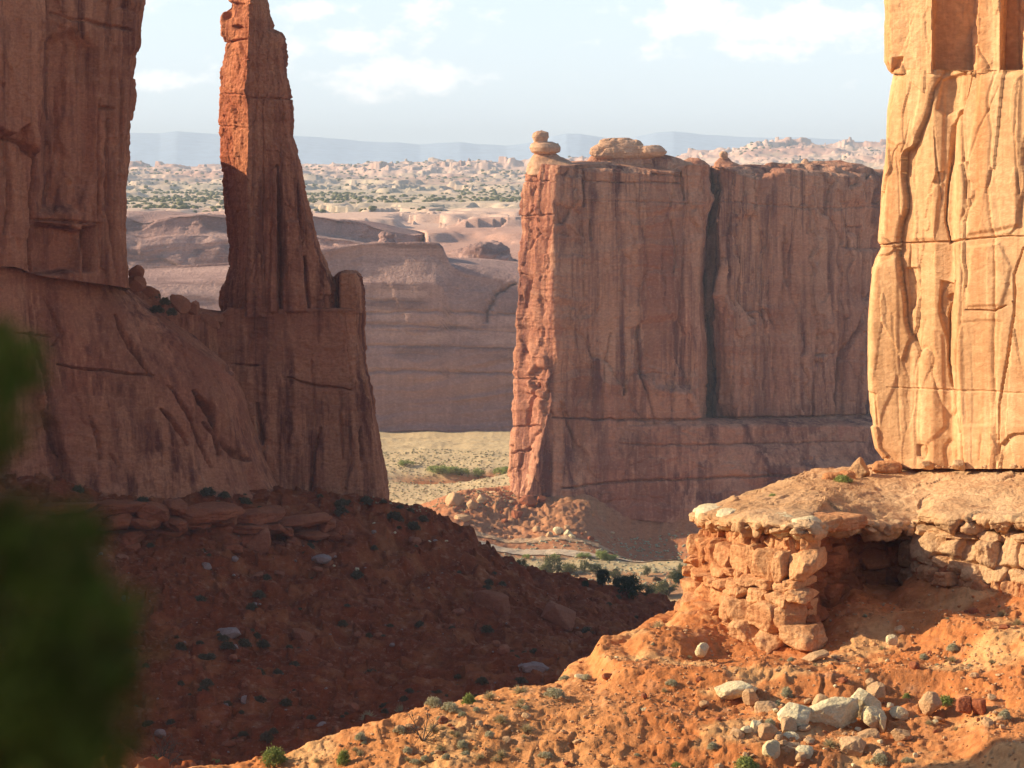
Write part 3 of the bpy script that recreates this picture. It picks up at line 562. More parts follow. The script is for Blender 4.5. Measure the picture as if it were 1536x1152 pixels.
blob_rings('caprock', [(247, 1155, 1240), (253, 1135, 1265), (260, 1128, 1280), (268, 1132, 1275)], 630, .3, M['mid'], MF, 219, .8, n=240)
blob_rings('caprock', [(243, 1215, 1262), (248, 1195, 1290), (255, 1180, 1308), (266, 1185, 1312)], 634, .35, M['mid'], MF, 221, .6, n=200)
blob_rings('knob', [(238, 1206, 1210), (242, 1202, 1213), (247, 1200, 1216)], 634, 1, M['cap'], MF, 223, .2, k=2)

# ================================================================== RIGHT WALL
RW = empty('sandstone_tower', tuple(Pt(1420, 700, 147)), 'tall golden sunlit sandstone wall with long cracks at the right edge', 'rock formation')
rL = [(104, 1342), (112, 1341), (165, 1331), (250, 1326), (330, 1319), (362, 1317), (370, 1322), (385, 1314), (400, 1309), (480, 1302), (560, 1302), (600, 1303), (640, 1306), (672, 1312), (684, 1322), (697, 1330)]
crr = [([(1318, 367), (1370, 363), (1435, 362), (1480, 356), (1560, 352)], 2.6, .45), ([(1462, 96), (1448, 140), (1430, 190), (1424, 260), (1418, 330), (1426, 365)], 6, .9), ([(1433, 362), (1436, 420), (1425, 470), (1423, 540), (1432, 600), (1440, 650)], 4, .9),
       ([(1536, 370), (1522, 410), (1522, 470), (1512, 540), (1500, 610), (1498, 690)], 4, .9), ([(1362, 365), (1362, 400), (1368, 430), (1364, 470)], 5, .6), ([(1450, 465), (1490, 468), (1510, 458)], 2.5, .5), ([(1330, 580), (1400, 585), (1500, 588), (1560, 588)], 1.8, .18), ([(1365, 180), (1360, 210), (1352, 230)], 3, .3), ([(1400, 190), (1405, 250), (1412, 300)], 4, .55), ([(1500, 130), (1470, 190), (1450, 250), (1445, 350)], 3, .35), ([(1340, 470), (1345, 560), (1350, 660)], 2.5, .25), ([(1385, 480), (1372, 560), (1368, 620)], 2.5, .3), ([(1345, 230), (1350, 300), (1352, 350)], 2.5, .25), ([(1530, 120), (1524, 200), (1530, 290)], 4, .5), ([(1470, 690), (1472, 650)], 3, .3), ([(1385, 690), (1388, 672)], 3, .3)]
crr = [c if i in (0, 1, 2, 3, 5, 6) else (c[0], c[1], c[2]*.4) for i, c in enumerate(crr)]
pnr = [([(1412, 120), (1458, 100), (1442, 160), (1420, 175), (1404, 165)], 5, .75), ([(1410, 420), (1432, 425), (1422, 520), (1408, 470)], 4, .8), ([(1355, 400), (1372, 400), (1376, 440), (1362, 480)], 4, .5), ([(1302, 585), (1316, 590), (1318, 640), (1304, 640)], 4, .5), ([(1455, 370), (1500, 362), (1520, 400), (1505, 460), (1450, 462)], 7, -.35), ([(1385, 110), (1420, 112), (1415, 270), (1400, 360), (1365, 360), (1368, 200)], 8, -.35), ([(1470, 110), (1535, 110), (1530, 340), (1450, 355), (1450, 230)], 10, -.5), ([(1310, 400), (1350, 380), (1350, 560), (1320, 640), (1306, 560)], 8, -.3), ([(1375, 480), (1415, 500), (1420, 640), (1380, 680)], 9, -.3), ([(1440, 480), (1505, 480), (1490, 640), (1445, 640)], 8, .3)]
def rc(px, d, top=104, bot=703): return [(top, px, d), (bot, px, d)]
solid('wall', [cpl(rL, 150.5), shift([(p, q+7) for p, q in rL], 0, 148.6), rc(1365, 147.2), rc(1400, 145.6), rc(1428, 145.2), rc(1440, 143.6), rc(1480, 142), rc(1536, 140), rc(1600, 137.5), rc(1800, 133), rc(1900, 140), rc(1900, 175), rc(1500, 180), [(104, 1350, 160), (703, 1340, 160)]],
      M['right'], RW, nv=620, du=.07, bulge=0, K=4, disp=rockdisp(.25, 1.0, .05, .05, .22, [(a, max(2.1, b*.42), c*.62) for a, b, c in crr], [(a, b*.6, c*.35) for a, b, c in pnr], 151, wob=2.5, facz=.14, fine=.12), soft=3)
tL = [(-150, 1322), (0, 1325), (70, 1326), (92, 1326), (103, 1330), (110, 1336)]
solid('upper_block', [cpl(tL, 150.3), shift(tL, 8, 148.2), rc(1390, 146, -150, 110), rc(1398, 145.4, -150, 110), rc(1404, 147.3, -150, 110), rc(1460, 146.6, -150, 110), rc(1466, 142.6, -150, 110), rc(1490, 141.8, -150, 110), rc(1500, 141.2, -150, 110), rc(1508, 143, -150, 110), rc(1530, 142.5, -150, 110), rc(1540, 139, -150, 110), rc(1800, 132, -150, 110), rc(1850, 170, -150, 110), rc(1400, 172, -150, 110)],
      M['right'], RW, nv=260, du=.07, bulge=1, K=8, disp=rockdisp(.15, 1.4, .12, .05, .10, [([(1462, -150), (1463, 98)], 3.5, 1.3), ([(1536, -150), (1533, 98)], 4, 1.4)], [ ([(1340, 86), (1356, 84), (1350, 108), (1338, 108)], 4, .4)], 161, wob=2, facz=.3, fine=.3), soft=1)

# ================================================================== rounded rock points
def ico(sub):
    import bmesh
    bm = bmesh.new(); bmesh.ops.create_icosphere(bm, subdivisions=sub, radius=1)
    V = np.array([v.co[:] for v in bm.verts]); Q = np.array([[v.index for v in f.verts] for f in bm.faces]); bm.free()
    return V/np.linalg.norm(V, axis=1, keepdims=True), Q
ICO = {s: ico(s) for s in (2, 3, 4, 5)}
def rock_pts(sub, size, seed, sq=2.5, cuts=9, cut=(.62, .95), noise=.10, rough=.04):
    V, Q = ICO[sub]; r = np.random.default_rng(seed)
    V = V/((np.abs(V)**sq).sum(1, keepdims=True))**(1/sq)
    for _ in range(cuts):
        n = r.normal(size=3); n /= np.linalg.norm(n); h = (np.abs(n)*1).sum()**.5*r.uniform(*cut)
        s = V@n-h; V = V-np.clip(s, 0, None)[:, None]*n*.95
    V = V*(1+noise*fbm(V*1.3+seed % 97, 3, seed % 50)+rough*fbm(V*5+seed % 97, 3, seed % 51+3))[:, None]
    return V*np.asarray(size), Q
def rotz(V, a): c, s = math.cos(a), math.sin(a); return V@np.array([[c, s, 0], [-s, c, 0], [0, 0, 1]])
def rotx(V, a): c, s = math.cos(a), math.sin(a); return V@np.array([[1, 0, 0], [0, c, s], [0, -s, c]])
def roty(V, a): c, s = math.cos(a), math.sin(a); return V@np.array([[c, 0, -s], [0, 1, 0], [s, 0, c]])
class Acc:
    def __init__(s): s.V = []; s.Q = []; s.n = 0
    def add(s, V, Q): s.V.append(V); s.Q.append(Q+s.n); s.n += len(V)
    def build(s, name, mat, parent=None, smooth=True, loc=None):
        return mesh_np(name, np.concatenate(s.V), np.concatenate(s.Q), mat, parent, smooth, loc)

# ================================================================== RIGHT LEDGE
LG = empty('rock_ledge', tuple(Pt(1210, 960, 128)), 'layered orange ledge of stacked rounded blocks under a pale overhanging cap, with a dark alcove', 'rock ledge')
# plan path of the ledge front: (px, d, z base, z top)
def zz(py, d): return (HOR-py)/F*d
path = [(1290, 156, -40, zz(700, 156)), (1225, 151, -38, zz(727, 151)), (1130, 144.5, -34, zz(754, 144.5)), (1064, 141.5, -31, zz(766, 141.5)), (1050, 139.6, zz(905, 140), zz(768, 139)), (1075, 135, zz(920, 135), zz(768, 135)), (1120, 131, zz(950, 131), zz(772, 131)), (1165, 128.4, zz(972, 128), zz(776, 128.5)), (1212, 127, zz(962, 127), zz(782, 127)),
        (1228, 132, zz(940, 129)-1, zz(776, 132)), (1250, 133.2, zz(905, 134)-1.5, zz(770, 134)), (1300, 137, zz(890, 139)-1, zz(760, 141)), (1350, 138, zz(880, 138)-1, zz(758, 143)), (1378, 137, zz(868, 138)-1, zz(762, 138)), (1392, 134.5, zz(862, 135), zz(764, 134.5)), (1430, 132.5, zz(868, 133), zz(768, 132.5)), (1480, 131, zz(888, 131), zz(770, 131)), (1540, 129, zz(892, 129), zz(772, 129)), (1700, 124, zz(900, 124), zz(780, 124)), (2000, 116, zz(900, 116), zz(790, 116))]
px_, d_, zb_, zt_ = [np.array([p[i] for p in path], float) for i in range(4)]
xs_ = (px_-CX)/F*d_; arc = np.concatenate([[0], np.cumsum(np.hypot(np.diff(xs_), np.diff(d_)))])
def path_at(s):
    x = np.interp(s, arc, xs_); y = np.interp(s, arc, d_); e = .4
    tx = np.interp(s+e, arc, xs_)-np.interp(s-e, arc, xs_); ty = np.interp(s+e, arc, d_)-np.interp(s-e, arc, d_); l = np.hypot(tx, ty)+1e-9
    return x, y, ty/l, -tx/l, np.interp(s, arc, zb_), np.interp(s, arc, zt_)   # outward normal = (ty,-tx)
S_ = np.arange(0, arc[-1], .12); x, y, nx, ny, zb, zt = path_at(S_)
ks = np.exp(-np.linspace(-2, 2, 15)**2); ks /= ks.sum()
nx = np.convolve(np.pad(nx, 7, 'edge'), ks, 'valid'); ny = np.convolve(np.pad(ny, 7, 'edge'), ks, 'valid')
# profile (fraction of height, outward offset)
prof = [(-.35, .9), (0, .55), (.18, .4), (.24, 0.0), (.45, -.25), (.62, -.35), (.78, -.7), (.83, -.55)]
rowsL = []
for t in np.linspace(-.35, .83, 110):
    off = np.interp(t, [p[0] for p in prof], [p[1] for p in prof]); rowsL.append(np.stack([x+nx*off, y+ny*off, zb+(zt-zb)*t], 1))
R_ = np.array(rowsL); V = R_.reshape(-1, 3); Q = grid_quads(*R_.shape[:2]); N = vnormals(V, Q)
if (N[:, 1]).sum() > 0: N = -N; Q = Q[:, ::-1].copy()
f1, e1 = facets(V*np.array([.9, .9, 1.1])+fbm(V*.6, 2, 3)[:, None]*.3, 300, .7)
V = V+N*(f1*.14-.22*np.clip(1-e1/.10, 0, 1)+.15*fbm(V*1.2, 4, 301)+.10*ridged(V*np.array([.2, .2, 2.2]), 3, 305))[:, None]
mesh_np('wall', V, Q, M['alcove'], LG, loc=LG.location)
# cap slab + platform running back to the tower
capf = [(-.30, -.9, -.02), (-.02, .15, 0), (0.0, .55, 0), (.25, .72, 0), (.6, .70, 0), (.9, .5, 0), (1.0, .2, 0)]
rowsC = []
capH = 1.0
for t, off in [(-.05, -1.2), (0, -.3), (.02, .2), (.12, .5), (.25, .75), (.4, .8), (.55, .82), (.7, .8), (.82, .7), (.92, .5), (.98, .2), (1.0, -.1)]:
    alc = np.exp(-((S_-(arc[11]+arc[12])/2)/4.0)**2)*1.5*(t > .01); rowsC.append(np.stack([x+nx*off+.3*alc, y+ny*off-alc, zt-capH*(1-t)], 1))
R_ = np.array(rowsC); R2 = [R_[0]]
for i in range(len(R_)-1):
    for w in np.linspace(0, 1, 5)[1:]: R2.append(R_[i]*(1-w)+R_[i+1]*w)
edge = R2[-1]
# platform target line: foot of the tower
bx = (1345-CX)/F*152
tgx = np.clip(edge[:, 0]*.6+bx*.5, 20, 60); tgy = np.where(tgx > 24, 151-(tgx-24)*.35, 151); 
zp = np.interp(edge[:, 0], [8, 14, 20, 26, 34, 60], [-20.3, -20.2, -20.0, -19.5, -18.7, -16])
for w in np.linspace(0, 1, 90)[1:]:
    q = edge.copy(); q[:, 0] = edge[:, 0]*(1-w)+tgx*w; q[:, 1] = edge[:, 1]*(1-w)+tgy*w; q[:, 2] = edge[:, 2]+(zp-edge[:, 2])*w**.8+.15*np.sin(w*3)
    hw = int(1+min(30, w*90)); kq = np.ones(2*hw+1)/(2*hw+1)
    for c_ in range(3): q[:, c_] = np.convolve(np.pad(q[:, c_], hw, 'edge'), kq, 'valid')
    R2.append(q)
R_ = np.array(R2); V = R_.reshape(-1, 3); Q = grid_quads(*R_.shape[:2]); N = vnormals(V, Q)
if N[:, 2].sum() < 0: N = -N; Q = Q[:, ::-1].copy()
f1, e1 = facets(V*np.array([.55, .55, .5])+fbm(V*.5, 2, 8)[:, None]*.4, 310, .8); f2, e2 = facets(V*np.array([2.0, 2.0, 2.0]), 320, .8)
nrow = np.arange(len(V))//R_.shape[1]; pl = sstep(44, 60, nrow)[:, None]; N = N*(1-pl)+np.array([0, 0, 1.])*pl; N /= np.linalg.norm(N, axis=1, keepdims=True)
up = np.clip(N[:, 2], 0, 1)
V = V+N*((f1*.22+f2*.07)*(1-up*.75)-.60*np.clip(1-e1/.14, 0, 1)*(1-up)+.20*fbm(V*.5, 4, 311)+.05*ridged(V*1.2, 3, 315)+.03*fbm(V*3, 3, 316))[:, None]
mesh_np('caprock', V, Q, M['ledgecap'], LG, loc=LG.location)
# courses of rounded blocks
rr = np.random.default_rng(5)
def course(name, mat, s0, s1, f0, f1_, off, wmin, wmax, dep, seed, skip=0.0, sq=4.5, gapz=.04, sub=4):
    a = Acc(); s = s0; k = 0
    while s < s1:
        w = rr.uniform(wmin, wmax); sc = s+w/2; x, y, nx, ny, zb, zt = [float(v) for v in path_at(sc)]
        zt2 = zt-capH; z0 = zb+(zt2-zb)*f0; z1 = zb+(zt2-zb)*f1_; h = (z1-z0)*(1-gapz)*rr.uniform(.9, 1.1)
        if rr.random() > skip:
            V, Q = rock_pts(5, (w/2*1.16, dep*rr.uniform(.8, 1.2), h/2*rr.uniform(1.05, 1.35)), seed*100+k, sq+2, 13, (.60, .98), .08, .04)
            V = V*(1+.07*ridged(V*2.2+seed+k, 3, 7))[:, None]+np.array([0, 0, rr.uniform(-.08, .08)*h])
            V = rotx(roty(V, rr.uniform(-.06, .06)), rr.uniform(-.06, .06)); V = rotz(V, math.atan2(ny, nx)+math.pi/2+rr.uniform(-.12, .12))
            o = off+rr.uniform(-.22, .22)-dep*.66
            a.add(V+np.array([x+nx*o, y+ny*o, (z0+z1)/2+rr.uniform(-.06, .06)]), Q)
        s += w*rr.uniform(.93, 1.02); k += 1
    a.build(name, mat, LG, loc=LG.location)
sA = arc[4]-.5; sN = arc[8]; sB = arc[9]; sC = arc[13]; sE = arc[17]+5
L1, L2 = M['ledge'], M['ledgecap']
course('block_course', L1, sA-1, sN-.3, -.05, .16, 1.05, .9, 2.6, 1.3, 11, .0, 6)
course('block_course', L1, sA, sN-.3, .12, .40, .80, 1.3, 3.2, 1.4, 10, .0, 7, 0, 5)
course('block_course', L1, sA, sN-.3, .38, .52, .62, .5, 2.0, 1.1, 12, .0, 5)
course('block_course', L1, sA, sN-.3, .51, .63, .50, .5, 1.8, 1.1, 13, .0, 4.5)
course('block_course', L1, sA, sN-.3, .61, .87, .45, .8, 2.2, 1.2, 14, .0, 3.6, 0, 5)
course('block_course', L1, sA, sN-.3,   .85, 1.0, -.25, .3, 1.1, .8, 15, .0, 2.8)
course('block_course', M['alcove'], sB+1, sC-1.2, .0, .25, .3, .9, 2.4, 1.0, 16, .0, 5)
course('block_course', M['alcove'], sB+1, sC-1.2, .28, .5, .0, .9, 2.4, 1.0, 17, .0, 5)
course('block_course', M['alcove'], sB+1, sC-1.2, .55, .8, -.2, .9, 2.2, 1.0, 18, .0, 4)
course('block_course', L1, sC-1.0, sE, -.10, .20, .75, .5, 1.6, 1.0, 19, .0, 4.5)
course('block_course', L2, sC-.8, sE, .18, .45, .5, .6, 1.7, 1.0, 20, .0, 5)
course('block_course', L2, sC-1.0, sE, .43, .84, .4, .9, 2.6, 1.1, 21, .0, 3.6, 0, 5)
course('block_course', L2, sC-1.2, sE, .82, 1.0, .2, .6, 2.6, .9, 22, .0, 5)
# individual cap slabs at the left end
a = Acc()
for (px, py, d, w, h, dep) in [(1068, 774, 137.5, 46, 28, 1.2), (1100, 778, 134.5, 44, 32, 1.3), (1140, 786, 131.6, 50, 36, 1.2), (1178, 790, 129.5, 40, 40, 1.0), (1210, 792, 128.2, 42, 36, 1.1), (1062, 764, 140, 34, 12, 1.3)]:
    V, Q = rock_pts(5, (w/2/F*d*1.05, dep, h/2/F*d), int(px), 3.2, 7, (.7, .95), .12, .05)
    V = rotz(V, rad(-25)+rr.uniform(-.2, .2)); a.add(V+Pt(px, py, d), Q)
a.build('cap_slab', M['white_rock'], LG, loc=LG.location)
a = Acc()
for (px, py, d, w, h, dep) in [(1226, 784, 130, 50, 24, 1.2), (1258, 782, 132, 56, 22, 1.2)]:
    V, Q = rock_pts(5, (w/2/F*d*1.2, dep, h/2/F*d), int(px), 6, 10, (.66, .98), .10, .05)
    V = rotz(V, rad(28)+rr.uniform(-.1, .1)); a.add(V+Pt(px, py, d), Q)
a.build('cap_slab', M['ledge'], LG, loc=LG.location)

# ================================================================== LEFT BENCH blocks
LB = empty('rock_bench', tuple(Pt(250, 800, 285)), 'dark red broken bench of big tilted blocks below the shaded left cliff', 'rock ledge')
bp = [(-500, 782, 236), (-250, 778, 255), (-60, 776, 268), (60, 776, 276), (180, 775, 283), (330, 776, 290), (420, 790, 296), (500, 800, 302), (560, 790, 312), (640, 790, 322)]
bpx = np.array([Pt(*p) for p in bp]); ba = np.concatenate([[0], np.cumsum(np.hypot(np.diff(bpx[:, 0]), np.diff(bpx[:, 1])))])
def bpath(s): return np.array([np.interp(s, ba, bpx[:, i]) for i in range(3)])
def bcourse(name, mat, s0, s1, dz, h, off, wmin, wmax, dep, seed, skip=0, tilt=.15, fade=0, smin=.6, each=False):
    a = Acc(); s = s0; k = 0
    while s < s1:
        w = rr.uniform(wmin, wmax); p = bpath(s+w/2)
        if rr.random() > skip:
            hh = h*rr.uniform(smin, 1.15)
            V, Q = rock_pts(5, (w/2*1.15, dep*rr.uniform(.8, 1.3), hh/2*1.15), seed*100+k, 6, 12, (.6, .95), .12, .06); V = V+.12*fbm(V*1.4+k, 3, 7)[:, None]
            V = roty(V, rr.uniform(-tilt, tilt)); V = rotx(V, rr.uniform(-tilt, tilt)); V = rotz(V, rad(12)+rr.uniform(-.5, .5))
            if each:
                o = mesh_np('boulder', V, Q, mat); o.location = p+np.array([0, -off+rr.uniform(-.4, .4), dz+rr.uniform(-.3, .3)])
                tag(o, 'dark red boulder tumbled below the right end of the shaded bench', 'boulder', 'boulders below the right end of the bench')
            else: a.add(V+p+np.array([0, -off+rr.uniform(-.8, .6), dz+rr.uniform(-.3, .3)]), Q)
        s += w*.97; k += 1
    return None if each else a.build(name, mat, LB, loc=LB.location)
e33 = ba[5]; eEnd = ba[-1]
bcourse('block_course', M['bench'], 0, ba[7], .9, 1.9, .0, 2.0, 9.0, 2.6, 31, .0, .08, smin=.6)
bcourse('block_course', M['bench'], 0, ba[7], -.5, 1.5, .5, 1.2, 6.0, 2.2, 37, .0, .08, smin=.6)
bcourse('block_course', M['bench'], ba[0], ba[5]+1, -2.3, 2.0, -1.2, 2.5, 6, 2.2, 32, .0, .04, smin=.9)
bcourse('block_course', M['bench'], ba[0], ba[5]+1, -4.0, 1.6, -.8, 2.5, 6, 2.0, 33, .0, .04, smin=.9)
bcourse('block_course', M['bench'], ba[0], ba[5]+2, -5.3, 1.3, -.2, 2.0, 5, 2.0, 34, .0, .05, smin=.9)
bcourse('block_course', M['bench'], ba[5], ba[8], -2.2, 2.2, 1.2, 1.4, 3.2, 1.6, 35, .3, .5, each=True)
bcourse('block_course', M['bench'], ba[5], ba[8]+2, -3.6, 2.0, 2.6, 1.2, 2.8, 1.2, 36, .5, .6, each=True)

# ================================================================== FAR CLIFFS AND PLAIN
FCg = empty('far_cliff', tuple(Pt(600, 660, 800)), 'long shaded lavender red cliff across the meadow, between the spire and the middle fin', 'cliff')
fT = [(-600, 430), (0, 430), (190, 425), (230, 436), (300, 443), (345, 446), (420, 420), (455, 385), (478, 374), (520, 368), (565, 364), (600, 364), (640, 364), (662, 366), (672, 398), (700, 412), (740, 420), (776, 424), (900, 430), (1400, 435)]
def fcol(px, top, d, bot=690): return [(top, px, d), (top+(20 if 455 < px < 668 else 8), px, d-.5), (top+(46 if 455 < px < 668 else 30), px, d-3), (top+60, px, d-5), (640, px, d-11), (bot, px, d-16)]
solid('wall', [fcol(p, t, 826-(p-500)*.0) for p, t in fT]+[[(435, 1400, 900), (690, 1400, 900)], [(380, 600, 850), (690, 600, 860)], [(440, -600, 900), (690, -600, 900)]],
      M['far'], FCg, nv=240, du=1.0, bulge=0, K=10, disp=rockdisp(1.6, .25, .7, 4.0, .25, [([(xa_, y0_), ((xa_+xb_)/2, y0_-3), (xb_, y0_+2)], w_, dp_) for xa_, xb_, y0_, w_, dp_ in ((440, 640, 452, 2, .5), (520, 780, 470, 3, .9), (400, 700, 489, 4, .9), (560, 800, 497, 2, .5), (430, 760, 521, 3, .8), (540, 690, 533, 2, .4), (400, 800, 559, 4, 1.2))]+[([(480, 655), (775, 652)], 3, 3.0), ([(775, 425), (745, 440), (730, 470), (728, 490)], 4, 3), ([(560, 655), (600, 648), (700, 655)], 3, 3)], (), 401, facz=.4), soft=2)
blob_rings('knob', [(349, 573, 587), (353, 570, 591), (358, 572, 590), (366, 566, 597)], 836, 1, M['far'], FCg, 411, .8, k=.6)
blob_rings('caprock', [(366, 480, 560), (372, 470, 660), (380, 466, 664), (392, 462, 666)], 845, .35, M['far'], FCg, 412, 1.5, n=260, k=.4)
BT = empty('butte', tuple(Pt(720, 415, 905)), 'small lit butte of stacked blocks beyond the long shaded cliff', 'rock formation')
blob_rings('butte_rock', [(366, 722, 745), (372, 706, 758), (384, 696, 766), (398, 690, 776), (408, 683, 784), (420, 678, 792), (440, 672, 800)], 905, .9, M['far'], BT, 421, 2.6, k=.45, n=160, sub=8)
BU = empty('rock_dome', tuple(Pt(690, 405, 930)), 'rounded shaded rock dome left of the small lit butte', 'rock formation')
blob_rings('dome_rock', [(376, 680, 705), (382, 672, 722), (392, 668, 735), (410, 664, 745), (430, 660, 750)], 935, .9, M['far'], BU, 425, 2.2, k=.4)
# back cliff, further left
FB = empty('far_cliff', tuple(Pt(300, 470, 1010)), 'farther bumpy-rimmed cliff band with thin strata seen between the left cliff and the spire', 'cliff')
rim = [(-500, 322), (190, 326), (215, 334), (240, 327), (270, 322), (300, 320), (330, 322), (400, 322), (450, 318), (480, 322), (520, 326), (545, 332), (580, 345), (620, 352)]
solid('wall', [[(t, p, 1010+abs(p-300)*.05), (t+26, p, 1007+abs(p-300)*.05), (t+30, p, 1003), (520, p, 986)] for p, t in rim]+[[(350, 640, 1060), (520, 640, 1060)], [(330, 300, 1090), (520, 300, 1090)], [(330, -500, 1090), (520, -500, 1090)]],
      M['far'], FB, nv=200, du=1.3, bulge=2, K=12, disp=rockdisp(3.0, .25, .4, 3.6, .8, [], (), 431, facz=1.0), soft=2)
# plain
fr_rows = [(840, [(-2000, -110), (480, -110), (560, -60), (600, -42), (800, -42), (3500, -45)]), (930, [(-2000, -110), (490, -110), (570, -50), (610, -38), (800, -38), (3500, -40)]), (1050, [(-2000, -100), (500, -95), (590, -60), (640, -34), (800, -32), (3500, -35)]),
           (1095, [(-2000, -26), (500, -28), (640, -33), (3500, -34)]), (1300, [(-2000, -27), (500, -29), (700, -30), (3500, -30)]), (1700, [(-2000, -27), (3500, -28)]), (2300, [(-2000, -27), (3500, -28)]), (3000, [(-2000, -18), (600, -19), (900, -17), (1100, -6), (1320, 2), (3500, 2)]),
           (3800, [(-2000, -9), (450, -9), (560, -7), (700, -3), (780, -2), (1000, 4), (1150, 24), (1320, 26), (3500, 26)]), (4400, [(-2000, -12), (450, -7), (620, 2), (640, 7), (760, 7), (800, 0), (1000, 8), (1100, 22), (1200, 38), (1340, 36), (3500, 34)]), (5200, [(-2000, -60), (3500, -40)]), (7000, [(-2000, -96), (3500, -96)])]
fd = np.concatenate([np.arange(840, 1400, 3.2), np.geomspace(1400, 5200, 420)[:-1], np.geomspace(5200, 7000, 12)]); fp = np.concatenate([np.linspace(-2000, 150, 60)[:-1], np.arange(150, 1360, 1.7), np.linspace(1360, 3500, 60)[1:]])
Zr = np.array([np.interp(fp, [a for a, b in r], [b for a, b in r]) for _, r in fr_rows]); dr = np.log(np.array([d for d, _ in fr_rows]))
Z = np.array([[0]]) if False else np.stack([np.interp(np.log(fd), dr, Zr[:, i]) for i in range(len(fp))], 1)
Xp = (fp[None]-CX)/F*fd[:, None]; Yp = np.repeat(fd[:, None], len(fp), 1); PP = np.stack([Xp, Yp, Xp*0], -1)
kk = sstep(1500, 3500, Yp)
dome = np.clip(fbm(PP*np.array([.012, .006, 0])+5, 4, 501)+.05, 0, 1)
blk, be = facets(PP*np.array([.030, .014, 0])+fbm(PP*.02, 3, 503)[..., None]*.5, 505, .5, 2)
Z = Z+dome*(6+12*kk)+fbm(PP*np.array([.06,.02,0]), 3, 521)*(.6+2.2*kk)+np.maximum(0, blk)*(1.5+6*kk*sstep(-.1, .3, fbm(PP*.002, 3, 507)))+fbm(PP*.05, 3, 509)*(.8+1.2*kk)
zq = 5.0; fq = Z/zq-np.floor(Z/zq); Z = Z+(sstep(.3, .6, fq)-fq)*zq*.8*(1-kk*.5)
pn_ = fbm(PP*np.array([.010, .003, 0]), 4, 511); flat = sstep(1250, 1500, Yp)*(1-sstep(2500, 3300, Yp+400*pn_))
Z = Z*(1-flat*.0)
tn = np.zeros(Z.shape+(3,)); c1 = np.array([.74, .50, .38]); c2 = np.array([.56, .33, .25]); c3 = np.array([.70, .54, .38]); c4 = np.array([.46, .40, .27])
tn[:] = c1; w = sstep(-.2, .3, pn_)[..., None]; tn = tn*(1-w)+c2*w; w = (flat*.85)[..., None]; tn = tn*(1-w)+c3*w
w = (sstep(.0, .35, fbm(PP*.02, 4, 515)+.15)*(.5*flat+.45*kk*(1-sstep(.02, .2, dome))))[..., None]; tn = tn*(1-w)+c4*w
far = mesh_np('plateau', np.stack([Xp, Yp, Z], -1).reshape(-1, 3), grid_quads(*Z.shape), M['ground'], tint=tn.reshape(-1, 3)); tag(far, kind='structure')
def plat_z(x, y):
    i = np.clip(np.searchsorted(fd, y), 0, len(fd)-1); j = np.clip(np.searchsorted(fp, CX+x/y*F), 0, len(fp)-1); return Z[i, j]
# distant mountains
mt = [(-3000, 205), (-500, 200), (0, 205), (130, 200), (200, 199), (240, 200), (265, 197), (300, 200), (345, 202), (440, 203), (480, 206), (520, 210), (560, 213), (600, 214), (630, 217), (660, 214), (690, 213), (720, 217), (760, 218), (800, 214), (830, 204), (850, 200), (870, 201), (900, 206), (930, 211), (955, 205), (985, 199), (1010, 197), (1050, 201), (1100, 205), (1150, 207), (1200, 206), (1250, 209), (1290, 212), (1320, 213), (1700, 205), (4500, 210)]
mp_ = np.concatenate([np.linspace(-3000, 0, 120)[:-1], np.arange(0, 1500, 2.5), np.linspace(1500, 4500, 120)]); mz = np.interp(mp_, [a for a, b in mt], [b for a, b in mt])
rowsM = []
for w in np.linspace(0, 1, 36):
    d = 8000+1500*w; prof_ = math.sin(w*math.pi/2)**.8; z = -96+((HOR-mz)/F*9500+96)*prof_; x = (mp_-CX)/F*d
    P = np.stack([x, x*0+d, z], 1); P[:, 2] += 5*fbm(np.stack([x, x*0+d, x*0], 1)*.004, 4, 601)*(1-w)*prof_+3*fbm(np.stack([x, x*0, x*0], 1)*.01, 4, 602)*w; rowsM.append(P)
for w in (.3, .6, 1):
    P = rowsM[35].copy(); P[:, 0] *= (9500+900*w)/9500; P[:, 1] += 900*w; P[:, 2] = P[:, 2]*(1-w)-96*w; rowsM.append(P)
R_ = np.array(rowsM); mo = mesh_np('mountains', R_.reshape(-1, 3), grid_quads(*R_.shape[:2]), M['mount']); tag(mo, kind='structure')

# ================================================================== road (pale track across the valley)
def strip(name, line, w, tint, lift=.05, n=400):
    pts = np.array(line, float); a = np.concatenate([[0], np.cumsum(np.hypot(*np.diff(pts, axis=0).T))]); s = np.linspace(0, a[-1], n)
    x = np.interp(s, a, pts[:, 0]); y = np.interp(s, a, pts[:, 1]); ww = w*(1+.2*np.sin(s*.06))
    R = []
    for t in np.linspace(-1, 1, 9): R.append(np.stack([x, y+t*ww/2, x*0], 1))
    R = np.array(R); f = R.reshape(-1, 3); f[:, 2] = T(f[:, 0], f[:, 1])+lift+.15
    tt = np.repeat(np.array(tint)[None], len(f), 0)
    o = mesh_np(name, f, grid_quads(9, n), M['ground'], tint=tt); tag(o, kind='structure')
strip('road', [(-120, 540), (-40, 549), (-10, 556), (10, 556), (25, 551), (40, 549), (70, 556), (140, 560)], 4.5, (.62, .48, .33), .10)
strip('path', [(-60, 566), (0, 566), (30, 567), (60, 566), (120, 572)], 3.5, (.58, .38, .22), .05)

